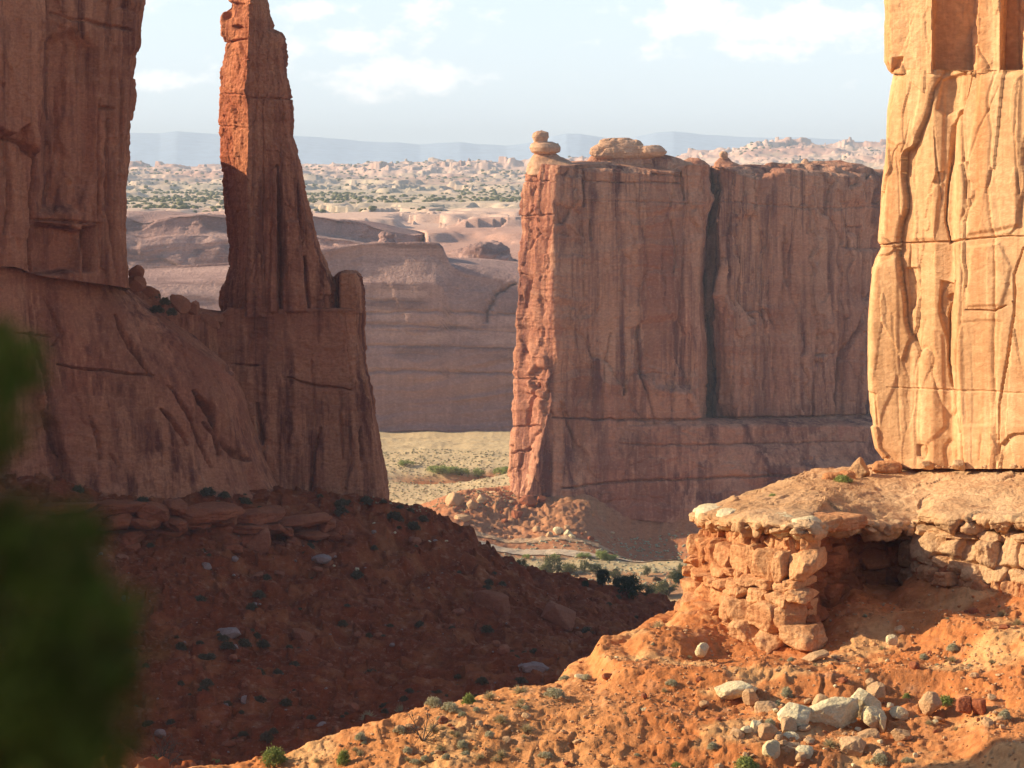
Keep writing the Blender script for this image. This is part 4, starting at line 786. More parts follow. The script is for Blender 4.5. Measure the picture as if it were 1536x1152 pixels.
# ================================================================== boulders
MESH = {}
def boulder_mesh(name, sub, seed, mat, sq=2.6, cuts=14, cut=(.55, .85)):
    V, Q = rock_pts(sub, (1.15, 1.15, 1.15), seed, sq, cuts, cut, .06, .05)
    o = mesh_np(name, V, Q, mat, link=False); me = o.data; bpy.data.objects.remove(o); return me
LAB = []
def put_rock(name, me, loc, size, rot, label, cat='boulder', group=None):
    o = bpy.data.objects.new(name, me); COL.objects.link(o); o.location = loc; o.scale = size; o.rotation_euler = rot
    return tag(o, label, cat, group)
def hero(px, py, wpx, hpx, d, mat, label, seed, dep=1.0, roll=0., yaw=0., sq=2.6, cuts=15, cut=(.52, .82), name='boulder', cat='boulder', drop=.12):
    """traced boulder: centre pixel, size in pixels, distance; sunk to rest in the ground"""
    w = wpx/2/F*d*1.3; h = hpx/2/F*d*1.3
    V, Q = rock_pts(5, (w, (w*.5+h*.5)*dep, h), seed, sq, cuts, cut, .05, .05); V = V*(1+.05*fbm(V*4, 3, seed))[:, None]; V = roty(V, rad(roll)); V = rotz(V, rad(yaw))
    o = mesh_np(name, V, Q, mat); o.location = Pt(px, py, d)
    return tag(o, label, cat)
def hd(px, py):
    return float(hit([px], [py])[0])
def H(px, py, w, h, mat, label, seed, d=None, **k):
    if d is None:
        d = hd(px, py+h*.45)
        if not d == d: d = 118.
    hero(px, py, w, h, d, mat, label, seed, **k)
WR, TR, RR_, GR = M['white_rock'], M['tan_rock'], M['red_rock'], M['grey_rock']
H(1190, 1074, 46, 36, WR, 'rounded cream white boulder, left of the three big pale boulders on the sunlit slope', 11)
H(1250, 1070, 66, 36, WR, 'long cream boulder slanting up to the right, middle of the row of pale boulders', 12, roll=-22, dep=.7, sq=4)
H(1297, 1056, 38, 38, WR, 'tall angular cream boulder at the right end of the pale row', 13)
H(1312, 1078, 30, 28, WR, 'smaller cream boulder directly below the tall angular one', 14)
H(1350, 1070, 24, 15, WR, 'flat oval cream stone right of the pale boulder row', 15, roll=20)
H(1102, 1034, 56, 22, WR, 'flat pale boulder with a darker underside, above and left of the pale row', 16, roll=-12)
H(1127, 1048, 22, 22, TR, 'tan boulder just below the flat pale boulder', 17)
H(1150, 1064, 28, 22, TR, 'brown-topped tan boulder left of the rounded cream boulder', 18)
H(1133, 1096, 18, 24, WR, 'upright cream stone low on the slope, left pair member', 19)
H(1150, 1102, 26, 26, TR, 'tan wedge shaped boulder beside the upright cream stone', 20)
H(1180, 1092, 24, 26, TR, 'tan boulder tucked under the rounded cream boulder', 21)
H(1186, 1107, 20, 14, WR, 'little cream stone below the tucked tan boulder', 22)
H(1158, 1127, 22, 26, WR, 'cream stone standing alone near the bottom of the slope', 23)
H(1182, 1122, 30, 20, TR, 'dull tan boulder right of the lone cream stone', 24)
H(1208, 1130, 24, 18, WR, 'pale blocky stone beside the bottom straw clump', 25)
H(1108, 1106, 22, 20, TR, 'tan stone at the lower left of the boulder field', 26)
H(1278, 1122, 40, 26, TR, 'large broken tan boulder below the long cream one', 27)
H(1298, 1106, 34, 20, TR, 'tan slab leaning on the large broken boulder', 28, roll=-15)
H(1352, 1103, 26, 18, TR, 'tan oval boulder above the dark shadow corner', 29)
H(1322, 1085, 10, 22, WR, 'thin upright cream splinter between two pale boulders', 30)
H(1232, 1052, 26, 18, TR, 'dark-sided tan boulder behind the long cream one', 31)
H(1316, 1040, 24, 26, TR, 'tan boulder behind the tall angular cream boulder', 32)
H(1053, 975, 17, 17, WR, 'small white round stone below the ledge corner', 33)
H(1338, 960, 14, 12, WR, 'small white stone on the red slope under the alcove', 34)
H(1222, 985, 34, 12, TR, 'thin tan slab lying on the red slope', 35, roll=-15)
H(1395, 1055, 26, 26, TR, 'cluster stone of tan rubble right of the pale row', 36)
H(1448, 1060, 22, 24, RR_, 'red brown boulder at the right of the slope', 37)
H(1470, 1058, 20, 22, RR_, 'red brown boulder nearest the right edge of the rubble line', 38)
H(1500, 1080, 16, 12, TR, 'small tan stone near the right edge', 39)
H(1288, 706, 27, 33, M['ledgecap'], 'pale pyramid shaped boulder standing on top of the ledge', 40, d=146, cuts=12, cut=(.45, .75), sq=2.2)
H(1250, 718, 26, 14, M['ledge'], 'low cracked orange rock left of the pyramid boulder', 41, d=145, sq=3.2, cuts=8, cut=(.65, .95))
H(1270, 716, 20, 15, M['ledge'], 'orange rock touching the foot of the pyramid boulder', 42, d=145, sq=3.2, cuts=8, cut=(.65, .95))
H(1330, 702, 34, 16, M['ledge'], 'broken orange rocks at the lower left corner of the golden wall', 43, d=147.5, sq=3.2, cuts=8, cut=(.65, .95))
H(1148, 757, 26, 16, M['ledgecap'], 'smooth rounded rock at the left end of the ledge top', 44, d=137)
# boulders in the saddle
H(205, 412, 20, 22, RR_, 'dark boulder perched against the foot of the tall cliff', 45, d=309, roll=-30)
H(204, 426, 24, 18, RR_, 'boulder under the perched one on the saddle', 46, d=308)
H(228, 440, 26, 14, RR_, 'low dark rock on the upper saddle', 47, d=311, roll=25)
H(269, 454, 30, 18, RR_, 'long dark tilted boulder in the middle of the saddle', 48, d=314, roll=30, sq=4)
H(290, 462, 18, 18, RR_, 'dark angular boulder right of the long tilted one', 49, d=315)
H(316, 482, 26, 13, RR_, 'lowest dark boulder of the saddle, nearest the spire', 50, d=313, roll=28)
# big ones on the left slope
H(738, 906, 50, 28, RR_, 'large rounded boulder on the dark slope left of the valley trees', 51, roll=12)
H(838, 925, 56, 34, RR_, 'large dark slab boulder near the low end of the shaded slope', 52, roll=22)
H(387, 810, 36, 34, RR_, 'big block fallen below the dark bench', 53)
H(455, 958, 34, 18, RR_, 'tilted reddish boulder in the middle of the shaded slope', 54, roll=30)
H(345, 950, 30, 18, GR, 'grey pink boulder on the shaded slope', 55)
H(800, 1002, 40, 14, GR, 'flat grey slab near the foot of the shaded slope', 56, roll=5)
H(560, 905, 30, 14, RR_, 'flat dark boulder high in the shaded slope', 57)
H(480, 838, 26, 12, GR, 'pale flat boulder below the bench at its right end', 58)
# rocks on the mound by the fin's nose
for i, (px, py, w, h, m, l) in enumerate([(683, 750, 34, 24, M['tan_rock'], 'biggest angular orange boulder left of the foot of the middle fin'), (708, 757, 18, 18, TR, 'orange boulder second from the left on the mound'), (722, 748, 18, 16, TR, 'orange boulder third on the mound'), (740, 742, 20, 14, TR, 'orange boulder close to the nose of the middle fin'),
        (695, 777, 30, 12, TR, 'flat pale slab low on the mound side'), (792, 752, 30, 20, RR_, 'dark rusty boulder just below the nose of the middle fin'), (812, 750, 16, 14, RR_, 'rusty boulder right of the one below the nose'), (775, 772, 20, 18, RR_, 'rust block in the middle of the mound'),
        (838, 796, 18, 14, WR, 'pale boulder in the middle of the valley cluster'), (852, 800, 14, 12, WR, 'pale boulder right in the valley cluster'), (824, 803, 12, 12, TR, 'tan stone at the left of the valley cluster'), (858, 805, 12, 9, WR, 'little pale stone at the right end of the valley cluster'), (805, 795, 14, 12, TR, 'tan stone left of the pale valley cluster'), (886, 807, 12, 6, RR_, 'low red stone right of the pale valley cluster')]):
    H(px, py, w*.72, h*.72, m, l, 70+i, d=None if py > 745 else 600)
# scattered individual rocks
base_meshes = {k: [boulder_mesh('boulder', 4, 900+i*7+j*31, m) for i in range(4)] for j, (k, m) in enumerate([('w', WR), ('t', TR), ('r', RR_), ('g', GR)])}
def scatter(n, box, poly, kinds, szr, label_fn, name='rock', group='', cat='rock', seed=1, sink=.2, flat=.6, dmax=900):
    r = np.random.default_rng(seed); c = 0
    px = r.uniform(box[0], box[2], n*4); py = r.uniform(box[1], box[3], n*4); ok = in_poly(px, py, poly); px, py = px[ok][:n], py[ok][:n]
    d = hit(px, py); out = []
    x = (px-CX)/F*d; g = np.where(np.isnan(d), 0, T(np.nan_to_num(x), np.nan_to_num(d, nan=100)))
    for i in range(len(px)):
        if not d[i] == d[i]: continue
        s = (szr[0]+(szr[1]-szr[0])*r.random()**2.6)/2/F*d[i]; k = kinds[int(r.integers(len(kinds)))]
        me = base_meshes[k][int(r.integers(4))]; fz = s*r.uniform(.5, .85)
        big = 'larger' if s*2*F/d[i] > (szr[0]+szr[1])*.5 else 'small'
        put_rock(name, me, (x[i], d[i], g[i]+fz*(1-sink*2)), (s*r.uniform(.8, 1.3), s*r.uniform(.7, 1.1), fz), (r.uniform(-.3, .3), r.uniform(-.3, .3), r.uniform(0, 6.28)), label_fn(k, big), cat, group)
CN = {'w': 'cream', 't': 'tan', 'r': 'red brown', 'g': 'grey pink'}
near_poly = [(470, 1150), (640, 1072), (760, 1052), (900, 1010), (960, 955), (1100, 985), (1230, 975), (1300, 905), (1400, 890), (1536, 905), (1536, 1150)]
scatter(95, (440, 880, 1536, 1152), near_poly, 'tttrrw', (4, 15), lambda k, b: f'{b} {CN[k]} stone scattered on the sunlit red slope', group='loose stones on the sunlit slope', seed=3)
low_poly = [(1040, 1060), (1100, 1085), (1400, 1050), (1500, 1040), (1500, 1100), (1320, 1150), (1050, 1150)]
scatter(38, (1040, 1040, 1500, 1152), low_poly, 'ttw', (7, 20), lambda k, b: f'{b} {CN[k]} stone in the boulder field low on the sunlit slope', group='stones of the boulder field', seed=4)
left_poly = [(0, 820), (300, 820), (430, 800), (640, 800), (720, 850), (850, 880), (980, 915), (880, 1000), (760, 1035), (560, 1085), (430, 1130), (200, 1150), (0, 1150)]
scatter(88, (150, 790, 1000, 1152), left_poly, 'rrrrrg', (4, 19), lambda k, b: f'{b} {CN[k]} stone on the shaded dark red slope', group='loose stones on the shaded slope', seed=5)
scatter(26, (150, 780, 800, 900), [(330, 790), (600, 770), (660, 790), (700, 860), (480, 870), (330, 850)], 'gwrg', (4, 16), lambda k, b: f'{b} {CN[k]} stone just below the shaded bench', group='stones below the shaded bench', seed=6)
scatter(20, (665, 735, 900, 812), [(668, 775), (690, 750), (770, 745), (840, 750), (900, 800), (720, 800)], 'trr', (3, 12), lambda k, b: f'{b} {CN[k]} stone on the mound at the nose of the middle fin', group='stones on the mound', seed=8)
scatter(14, (600, 738, 1050, 830), [(665, 790), (900, 790), (1050, 800), (1050, 840), (740, 835)], 'tr', (2, 6), lambda k, b: f'{b} {CN[k]} stone on the valley floor before the middle fin', group='stones on the valley floor', seed=9)
for i in range(13):   # rubble along the foot of the golden wall
    pxx = 1345+190*random.random(); d = np.interp(pxx, [1330, 1365, 1400, 1440, 1480, 1536], [148.0, 146.6, 145.0, 143.0, 141.3, 139.3]); sz = random.choice([.08, .12, .2, .34])
    put_rock('rock', base_meshes['t'][i % 4], tuple(Pt(pxx, 701-sz*9, d)), (sz*1.3, sz, sz*.8), (random.random(), 0, random.random()*6), 'tan stone lying along the foot of the golden wall', 'rock', 'stones along the foot of the golden wall')
# rubble at the foot of the fin's nose and uncounted pebbles
def pebbles(name, n, box, poly, mat, szr, seed, label, cat='rubble'):
    r = np.random.default_rng(seed); px = r.uniform(box[0], box[2], n*3); py = r.uniform(box[1], box[3], n*3); ok = in_poly(px, py, poly); px, py = px[ok][:n], py[ok][:n]
    d = hit(px, py); ok = ~np.isnan(d); px, py, d = px[ok], py[ok], d[ok]; d = d+r.uniform(-.3, .3, len(d)); x = (px-CX)/F*d; g = T(x, d); a = Acc()
    vs = [rock_pts(2, (1, 1, 1), 50+i, 2.6, 7, (.6, .9), .1, 0) for i in range(6)]
    for i in range(len(px)):
        V, Q = vs[i % 6]; s = (szr[0]+(szr[1]-szr[0])*r.random()**2)/2/F*d[i]
        a.add(rotz(V*np.array([s*r.uniform(.8, 1.4), s, s*r.uniform(.5, .9)]), r.uniform(0, 6))+np.array([x[i], d[i], g[i]+s*.25]), Q)
    o = a.build(name, mat); tag(o, label, cat, kind='stuff')
near_full = [(430, 1152), (640, 1070), (890, 1008), (1000, 935), (1536, 880), (1536, 1152)]
pebbles('pebbles', 1500, (430, 880, 1536, 1152), near_full, TR, (1.2, 5), 21, 'tan pebbles and rubble strewn over the sunlit slope')
pebbles('pebbles', 1500, (430, 880, 1536, 1152), near_full, M['ledge'], (1.2, 5.5), 22, 'orange gravel strewn over the sunlit slope')
pebbles('pebbles', 2200, (0, 780, 1000, 1152), left_poly, RR_, (1.2, 5), 23, 'dark red gravel strewn over the shaded slope')
pebbles('pebbles', 260, (0, 780, 1000, 1152), left_poly, GR, (1.2, 4.5), 24, 'pale grey chips strewn over the shaded slope')

# ================================================================== vegetation
def leaves(acc, centers, n, rad_, size, r, up=0.0, elong=1.6):
    c = centers[r.integers(len(centers), size=n)]; p = c+r.normal(size=(n, 3))*rad_
    a = r.normal(size=(n, 3)); a[:, 2] += up; a /= np.linalg.norm(a, axis=1, keepdims=True); b = np.cross(a, r.normal(size=(n, 3))); b /= np.linalg.norm(b, axis=1, keepdims=True)
    s = size*r.uniform(.6, 1.4, (n, 1)); a = a*s*elong; b = b*s
    V = np.stack([p-a, p+b*.6, p+a, p-b*.6], 1).reshape(-1, 3); Q = np.arange(n*4).reshape(-1, 4); acc.add(V, Q)
def tube(acc, pts, r0, r1, n=6):
    pts = np.array(pts, float); m = len(pts); R = []
    for i in range(m):
        t = pts[min(i+1, m-1)]-pts[max(i-1, 0)]; t /= np.linalg.norm(t)+1e-9; u = np.cross(t, [0.3, .9, .2]); u /= np.linalg.norm(u); v = np.cross(t, u); rr_ = r0+(r1-r0)*i/(m-1)
        th = np.linspace(0, 2*np.pi, n, endpoint=False); R.append(pts[i]+rr_*(np.cos(th)[:, None]*u+np.sin(th)[:, None]*v))
    acc.add(np.array(R).reshape(-1, 3), grid_quads(m, n, True))
def tmp_mesh(acc, name, mat, smooth=False):
    o = acc.build(name, mat, smooth=smooth); me = o.data; bpy.data.objects.remove(o); return me
def tree_meshes(seed, leafmat, n=2200, w=1.0, h=1.0, size=.035, clumps=22, leafr=.13):
    """unit tree: height about 1, crown radius about .5*w"""
    r = np.random.default_rng(seed); t = Acc(); cl = []
    th0 = r.uniform(0, 6.28)
    for k in range(5):
        th = th0+k*1.26+r.uniform(-.3, .3); top = np.array([math.cos(th)*.32*w, math.sin(th)*.32*w, r.uniform(.45, .8)*h]); midp = np.array([math.cos(th)*.10*w, math.sin(th)*.10*w, .25*h])
        tube(t, [(0, 0, -.05), (0, 0, .08), midp, top], .045, .010); cl.append(top)
    for _ in range(clumps):
        th = r.uniform(0, 6.28); q = r.random()**.5*.42*w; z = r.uniform(.22, .92)*h; q *= math.sqrt(max(.1, 1-((z/h-.5)/.55)**2)); cl.append(np.array([math.cos(th)*q, math.sin(th)*q, z]))
    a = Acc(); leaves(a, np.array(cl), n, leafr*.62, size, r, .3)
    return tmp_mesh(t, 'trunk', M['bark'], True), tmp_mesh(a, 'crown', leafmat)
def place_tree(name, tm, loc, s, rz, label, cat, group=None, sz=None):
    e = empty(name, loc, label, cat, group); e.scale = (s, s, sz or s); e.rotation_euler = (0, 0, rz)
    for nm, me in zip(('trunk', 'crown'), tm):
        o = bpy.data.objects.new(nm, me); COL.objects.link(o); o.parent = e
    return e
TJ = [tree_meshes(31+i, M['juniper'], 3000, 1.0, 1.0, .030, 26) for i in range(2)]
TO = [tree_meshes(41+i, M['olive'], 1500, 1.1, 1.0, .035, 14, .15) for i in range(3)]
TG = [tree_meshes(51+i, M['greenleaf'], 1500, 1.2, .95, .035, 14, .15) for i in range(2)]
def tr(px, py, hpx, wpx, tm, name, label, cat, group=None, i=0):
    d = hd(px, py)
    if not d == d: return
    x = (px-CX)/F*d; s = hpx/F*d; e = place_tree(name, tm, (x, d, float(T(x, d))-.1), wpx/F*d*.95, i*1.7, label, cat, group, sz=s)
J = 'dark junipers in the valley'
for i, (px, py, h, w, l) in enumerate([(905, 888, 27, 26, 'dark rounded juniper, leftmost of the valley trees'), (926, 888, 20, 18, 'dark juniper between the two big ones in the valley'), (944, 896, 34, 38, 'largest dark juniper in the valley, in the middle of the row'),
        (878, 882, 13, 13, 'small dark juniper at the left foot of the valley row'), (1018, 878, 18, 20, 'dark juniper half behind the ledge slope')]):
    tr(px, py, h, w, TJ[i % 2], 'juniper_tree', l, 'tree', J, i)
for i, (px, py, h, w, l) in enumerate([(968, 896, 18, 30, 'olive bush touching the right side of the largest juniper'), (990, 896, 24, 32, 'olive bushy tree right of the largest juniper'), (1003, 893, 20, 26, 'olive shrub near the end of the valley row'), (828, 860, 30, 28, 'tall olive shrub left on the valley floor'),
        (818, 862, 18, 22, 'lower olive shrub at the left foot of the tall one'), (856, 862, 20, 30, 'wide olive shrub in the middle of the valley floor'), (876, 860, 18, 14, 'narrow olive shrub right of the wide one'), (889, 860, 12, 30, 'low olive shrub beyond the narrow one'), (921, 866, 13, 24, 'olive shrub above the dark junipers'), (971, 863, 15, 12, 'lone upright olive shrub right on the valley floor'),
        (1023, 862, 18, 14, 'olive shrub beside the sunlit spur'), (1040, 856, 16, 22, 'olive shrub against the left end of the ledge'), (783, 858, 14, 16, 'small olive shrub next to the shaded slope edge'), (1012, 872, 16, 20, 'olive shrub above the half hidden juniper')]):
    tr(px, py, h, w, TO[i % 3], 'shrub', l, 'shrub', 'olive shrubs in the valley', i)
for i, (px, py, h, w, l) in enumerate([(903, 841, 16, 18, 'bright green shrub on the far side of the pale track'), (914, 841, 11, 24, 'low bright green shrub right beside the pale track'), (875, 838, 8, 22, 'pale green low shrub above the track'), (833, 838, 9, 14, 'little green shrub left above the track'), (790, 838, 8, 12, 'tiny green shrub near the left end of the track')]):
    tr(px, py, h, w, TG[i % 2], 'shrub', l, 'shrub', 'green shrubs by the track', i)
for i, (px, py, h, w, l) in enumerate([(657, 708, 14, 30, 'bright green cottonwood clump left in the meadow wash'), (675, 708, 14, 26, 'bright green clump second in the meadow wash'), (693, 708, 12, 22, 'bright green clump third in the meadow wash'), (718, 707, 18, 18, 'taller green clump alone in the wash'), (752, 709, 14, 22, 'green clump in the wash left of the fin'), (763, 709, 13, 18, 'green clump touching the edge of the fin'), (608, 700, 9, 24, 'low green scrub at the left of the meadow')]):
    tr(px, py, h, w, TG[i % 2], 'cottonwood_tree', l, 'tree', 'green trees in the meadow wash', i)
# shrubs: unit meshes height ~1 width ~1.6
def sage_mesh(seed, mat, n=260, blade=False, size=.06):
    r = np.random.default_rng(seed); a = Acc(); th = r.uniform(0, 6.28, n); el = r.uniform(.15, 1.45, n); L = r.uniform(.6, 1.05, n)
    dirv = np.stack([np.cos(th)*np.cos(el), np.sin(th)*np.cos(el), np.sin(el)], 1)
    if blade:
        b = np.cross(dirv, r.normal(size=(n, 3))); b /= np.linalg.norm(b, axis=1, keepdims=True); b *= .018
        p1 = dirv*L[:, None]*.55; p2 = dirv*L[:, None]; p2[:, 2] -= .08
        V = np.stack([-b*.4, b*.4, p1+b, p1-b], 1).reshape(-1, 3); a.add(V, np.arange(n*4).reshape(-1, 4)); V = np.stack([p1-b, p1+b, p2+b*.2, p2-b*.2], 1).reshape(-1, 3); a.add(V, np.arange(n*4).reshape(-1, 4))
    else:
        for k in range(9): tube(a, [(0, 0, 0), dirv[k]*.4, dirv[k]*.85], .02, .006, 4)
        leaves(a, dirv*(L*.85)[:, None]*np.array([.9, .9, .85]), n*5, .09, size, r, .6)
    return tmp_mesh(a, 'shrub', mat)
SG = {'sage': [sage_mesh(61+i, M['sage']) for i in range(3)], 'straw': [sage_mesh(71+i, M['straw'], 240, True) for i in range(2)], 'dark': [sage_mesh(81+i, M['dark_scrub'], 200, size=.08) for i in range(3)], 'green': [sage_mesh(91+i, M['greenleaf']) for i in range(2)]}
def bush(px, py, w, h, kind, label, group=None, i=0, d=None, name='desert_shrub', cat='shrub', z=None):
    d = d or hd(px, py)
    if not d == d: return
    x = (px-CX)/F*d; me = SG[kind][i % len(SG[kind])]; o = bpy.data.objects.new(name, me); COL.objects.link(o)
    o.location = (x, d, (z if z is not None else float(T(x, d)))-.03); o.scale = (w/2/F*d, w/2/F*d, h/F*d); o.rotation_euler = (0, 0, i*2.1); tag(o, label, cat, group); return o
for i, (px, py, w, h, k, l) in enumerate([(703, 1056, 30, 20, 'green', 'bright yellow green bush on the crest of the sunlit spur'), (832, 1052, 40, 18, 'sage', 'grey green bush on the sunlit slope below the crest'), (552, 1082, 34, 18, 'straw', 'dry straw clump on the crest left of the dead bush'), (600, 1068, 24, 24, 'straw', 'spiky straw clump on the spur crest'), (650, 1066, 32, 18, 'sage', 'grey shrub on the crest behind the dead bush'),
        (735, 1050, 34, 14, 'straw', 'straw clump right of the bright crest bush'), (780, 1042, 44, 14, 'straw', 'wide pale straw clump on the crest'), (410, 1150, 50, 30, 'green', 'yellow green bush at the bottom left edge of the sunlit ground'), (325, 1150, 34, 22, 'green', 'small green bush at the very bottom left'), (232, 1152, 36, 24, 'green', 'olive bush beside the dark snag at the bottom'), (515, 1148, 26, 26, 'green', 'twiggy green bush at the bottom of the spur'),
        (988, 940, 28, 20, 'straw', 'yellow grass clump at the left foot of the ledge'), (1385, 978, 18, 10, 'sage', 'round grey green shrub under the alcove slope'), (1320, 1150, 34, 20, 'sage', 'grey green shrub beside the corner shadow'), (1120, 1150, 46, 22, 'green', 'low green shrub at the bottom below the boulders'), (1180, 1046, 24, 18, 'sage', 'pale grey shrub above the rounded cream boulder'), (1360, 1040, 16, 10, 'green', 'tiny bright green plant right of the boulders'), (1245, 1132, 40, 16, 'straw', 'straw clump between the lowest boulders'),
        (1305, 1038, 30, 14, 'straw', 'straw grass behind the tall cream boulder'), (818, 1136, 28, 10, 'sage', 'flat grey shrub low on the slope'), (1420, 1050, 36, 16, 'green', 'green tuft in the tan rubble'), (880, 1020, 20, 10, 'sage', 'small shrub under the spur step'), (600, 1100, 26, 12, 'sage', 'grey shrub left of the dead bush'), (1015, 1148, 20, 10, 'green', 'small green tuft left of the boulder field')]):
    bush(px, py, w, h, k, l, None, i)
bush(1322, 881, 28, 24, 'green', 'green bush growing at the mouth of the dark alcove', None, 1)
for px, py, w, h, l, d in [(1216, 752, 34, 16, 'bright green bush growing on the ledge top', 138.5), (1265, 722, 36, 12, 'green brush before the pyramid boulder', 143.5), (1160, 748, 20, 10, 'straw tuft at the left end of the ledge top', 138)]:
    bush(px, py, w, h, 'green', l, None, 2, d=d, z=zz(py, d))
def scatter_b(n, box, poly, kinds, wr, label, group, seed):
    r = np.random.default_rng(seed); px = r.uniform(box[0], box[2], n*4); py = r.uniform(box[1], box[3], n*4); ok = in_poly(px, py, poly); px, py = px[ok][:n], py[ok][:n]
    for i in range(len(px)):
        w = wr[0]+(wr[1]-wr[0])*r.random()**1.7; k = kinds[int(r.integers(len(kinds)))]
        bush(px[i], py[i], w, w*r.uniform(.35, .6), k, {'sage': 'grey green', 'straw': 'straw coloured', 'dark': 'dusky dark', 'green': 'green'}[k]+' '+label, group, i)
scatter_b(55, (440, 900, 1536, 1150), near_poly, ['sage', 'sage', 'straw', 'straw'], (8, 28), 'low shrub dotted over the sunlit slope', 'low shrubs on the sunlit slope', 101)
scatter_b(38, (430, 1040, 820, 1150), [(450, 1150), (640, 1072), (800, 1046), (820, 1150)], ['sage', 'straw', 'straw'], (12, 34), 'tuft on the sunlit spur around the dead bush', 'tufts on the sunlit spur', 102)
scatter_b(130, (180, 760, 1000, 1150), left_poly, ['dark'], (8, 30), 'shrub on the shaded dark red slope', 'shrubs on the shaded slope', 103)
scatter_b(24, (80, 735, 700, 800), [(80, 740), (560, 745), (660, 775), (640, 800), (400, 770), (80, 765)], ['dark', 'dark'], (14, 34), 'shrub along the foot of the shaded cliff', 'shrubs along the shaded cliff foot', 104)
scatter_b(60, (740, 800, 1050, 895), [(740, 840), (1050, 840), (1050, 880), (900, 880), (800, 865)], ['sage', 'dark', 'sage'], (5, 14), 'low shrub on the valley floor', 'low shrubs on the valley floor', 105)
for px, py, w in [(232, 440, 26), (248, 450, 22), (236, 462, 30), (258, 466, 22)]: bush(px, py+6, w, 12, 'dark', 'dusky shrub in the debris of the saddle', 'shrubs in the saddle', 1, d=311, z=zz(py+6, 311))
# scrub nobody could count
def scrub(name, n, box, poly, mat, wr, seed, label, zfun=T, far_=False):
    r = np.random.default_rng(seed); px = r.uniform(box[0], box[2], n*3); py = r.uniform(box[1], box[3], n*3); ok = in_poly(px, py, poly); px, py = px[ok][:n], py[ok][:n]
    if far_: d = 1/r.uniform(1/far_[1], 1/far_[0], len(px)); m = fbm(np.stack([(px-CX)/F*d*.01, d*.004, px*0], 1), 3, 515) > far_[2]; px, d = px[m], d[m]
    else: d = hit(px, py); ok = ~np.isnan(d); px, d = px[ok], d[ok]
    x = (px-CX)/F*d; g = zfun(x, d); m = len(px); w = r.uniform(*wr, m)/2 if far_ else r.uniform(*wr, m)/2/F*d
    a = Acc(); vs = ICO[2] if not far_ else ICO[2]
    B, Qb = vs; B = B*(1+.35*fbm(B*2, 2, 3))[:, None]
    V = B[None]*np.stack([w, w, w*r.uniform(.5, .8, m)], 1)[:, None, :]+np.stack([x, d, g+w*.2], 1)[:, None, :]
    Qs = (Qb[None]+(np.arange(m)*len(B))[:, None, None]).reshape(-1, 3)
    o = mesh_np(name, V.reshape(-1, 3), Qs, mat, smooth=False); tag(o, label, 'scrub', kind='stuff')
scrub('scrub', 1500, (560, 676, 775, 765), [(560, 676), (775, 676), (775, 765), (560, 765)], M['straw'], (1.5, 4), 201, 'dry grey green tufts covering the sunlit meadow')
scrub('scrub', 700, (740, 790, 1060, 880), [(740, 838), (800, 812), (1060, 800), (1060, 880), (900, 880)], M['sage'], (1.5, 5), 202, 'small grey tufts on the valley floor')
scrub('scrub', 6500, (180, 0, 1340, 1), [(0, -5), (1400, -5), (1400, 5), (0, 5)], M['olive'], (1.2, 4.6), 203, 'dark dots of scrub covering the distant plain', plat_z, (1350, 3300, -.30))
scrub('scrub', 2200, (180, 0, 1340, 1), [(0, -5), (1400, -5), (1400, 5), (0, 5)], M['olive'], (2.5, 6), 204, 'scrub between the distant pale rock domes', plat_z, (3000, 4400, .05))
# dead bush
def dead_bush(px, py, hpx, label, seed, spread=.9, wood='wood'):
    d = hd(px, py); x = (px-CX)/F*d; r = np.random.default_rng(seed); a = Acc(); h = hpx/F*d
    def br(p, v, L, rd, lvl):
        pts = [p]; q = p.copy(); u = v.copy()
        for k in range(5): u = u+r.normal(size=3)*.16; u /= np.linalg.norm(u); q = q+u*L/5; pts.append(q.copy())
        tube(a, pts, rd, rd*.45, 5)
        if lvl < 3:
            for k in range(3): j = int(r.integers(2, 6)); w = u+r.normal(size=3)*.6; w[2] += .1; w /= np.linalg.norm(w); br(pts[j].copy(), w, L*.58, rd*.5, lvl+1)
    for k in range(6):
        th = k*1.05+.3; v = np.array([math.cos(th)*spread, math.sin(th)*spread, 1.0]); v /= np.linalg.norm(v); br(np.zeros(3), v, h*.62, h*.022, 0)
    o = a.build('dead_bush', M[wood]); o.location = (x, d, float(T(x, d))-.05); tag(o, label, 'dead bush')
dead_bush(634, 1113, 52, 'bare twisted dead bush on the sunlit spur', 5)
dead_bush(245, 1158, 60, 'dark twiggy snag at the bottom left beside the blurred foliage', 6, .5)
dead_bush(985, 938, 22, 'small dead twig by the left foot of the ledge', 8, .5)

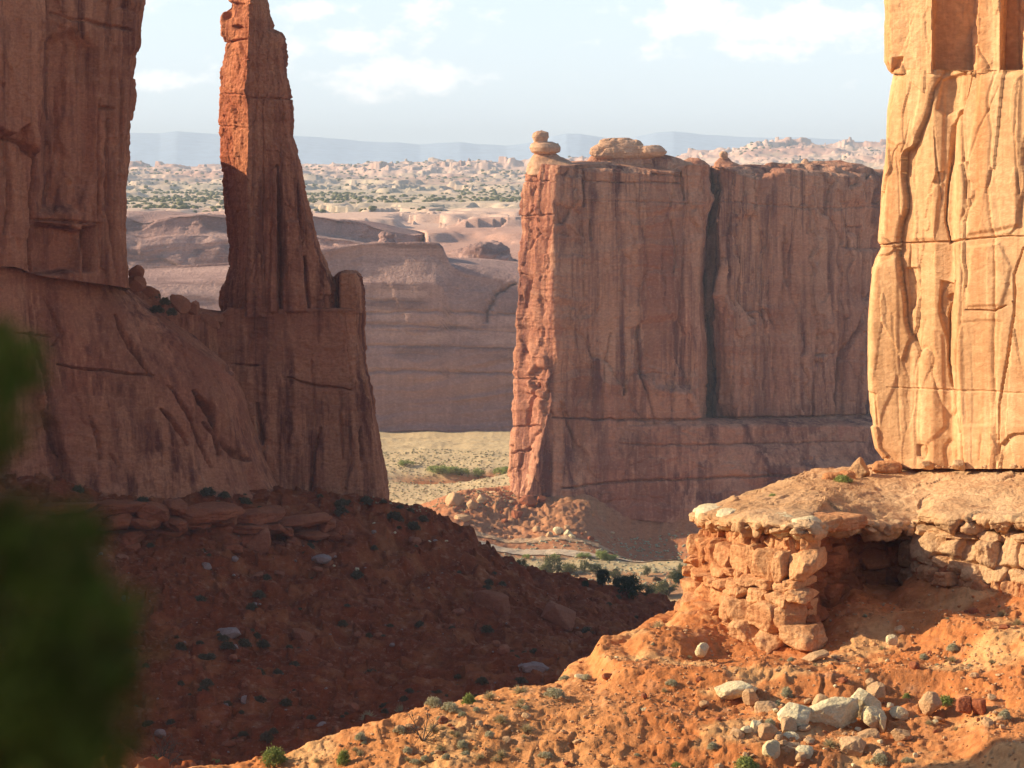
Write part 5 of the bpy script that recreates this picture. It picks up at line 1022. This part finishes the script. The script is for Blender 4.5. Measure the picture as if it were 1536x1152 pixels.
# ================================================================== out of focus juniper at the left of the camera
FB_ = empty('juniper_bush', (-.85, 2.3, -1.8), 'blurred dark green juniper foliage close to the camera at the left edge', 'bush')
r = np.random.default_rng(77); t = Acc(); cl = []
outl = [(0, 500, 20), (15, 560, 30), (0, 640, 30), (-20, 680, 34), (20, 790, 40), (90, 800, 40), (130, 790, 20), (60, 860, 60), (120, 900, 55), (160, 960, 45), (150, 1030, 50), (60, 980, 80), (40, 1080, 80), (120, 1110, 60), (-40, 900, 80), (-60, 1050, 90), (150, 1130, 40), (30, 1150, 80), (90, 1000, 60), (-30, 560, 40), (175, 920, 20), (180, 1000, 20)]
a = Acc()
for (px, py, rp) in outl:
    for k in range(3):
        d = 2.35+r.uniform(-.25, .25); c = Pt(px, py, d); cl.append(c); leaves(a, np.array([c]), int(25*(rp/40)**2)+7, rp/F*d*.62, .0062, r, .3, 2.6)
root = np.array([-.85, 2.3, -1.8])
for c in cl[::3]: m_ = (root+c)/2+np.array([-.1, 0, -.1]); tube(t, [root, root*.6+m_*.4, m_, c], .02, .003, 5)
for (px, py, rp) in [(40, 520, 14), (50, 560, 16), (140, 800, 16), (150, 880, 22), (185, 920, 16), (100, 930, 24), (120, 850, 18), (170, 1010, 14), (20, 590, 18), (30, 840, 22), (90, 1040, 18)]:
    al = Acc(); leaves(al, np.array([Pt(px, py, 2.25+r.uniform(-.15, .15))]), int(26*(rp/20)**2)+6, rp/F*2.2*.6, .006, r, .3, 2.6); al.build('leaf_highlights', M['fore_light'], FB_, smooth=False, loc=FB_.location)
a.build('foliage', M['fore'], FB_, smooth=False, loc=FB_.location)
t.build('stem', M['fore'], FB_, loc=FB_.location)

# ================================================================== haze
hz = bpy.data.meshes.new('haze'); x0, x1, y0, y1, z0, z1 = -11000, 11000, -400, 11200, -140, 170
hv = [(x, y, z) for x in (x0, x1) for y in (y0, y1) for z in (z0, z1)]
hz.from_pydata(hv, [], [(0, 1, 3, 2), (4, 6, 7, 5), (0, 4, 5, 1), (2, 3, 7, 6), (0, 2, 6, 4), (1, 5, 7, 3)]); ho = bpy.data.objects.new('haze', hz); COL.objects.link(ho)
hm = bpy.data.materials.new('haze'); hm.use_nodes = True; nt = hm.node_tree; nt.nodes.clear()
o_ = nt.nodes.new('ShaderNodeOutputMaterial'); v_ = nt.nodes.new('ShaderNodeVolumePrincipled'); nt.links.new(v_.outputs[0], o_.inputs[1])
v_.inputs['Color'].default_value = (.80, .90, 1.0, 1); v_.inputs['Density'].default_value = 1.3e-4; v_.inputs['Anisotropy'].default_value = 0.0
hz.materials.append(hm); tag(ho, 'thin pale blue air haze filling the canyon and plain', 'haze', kind='stuff')
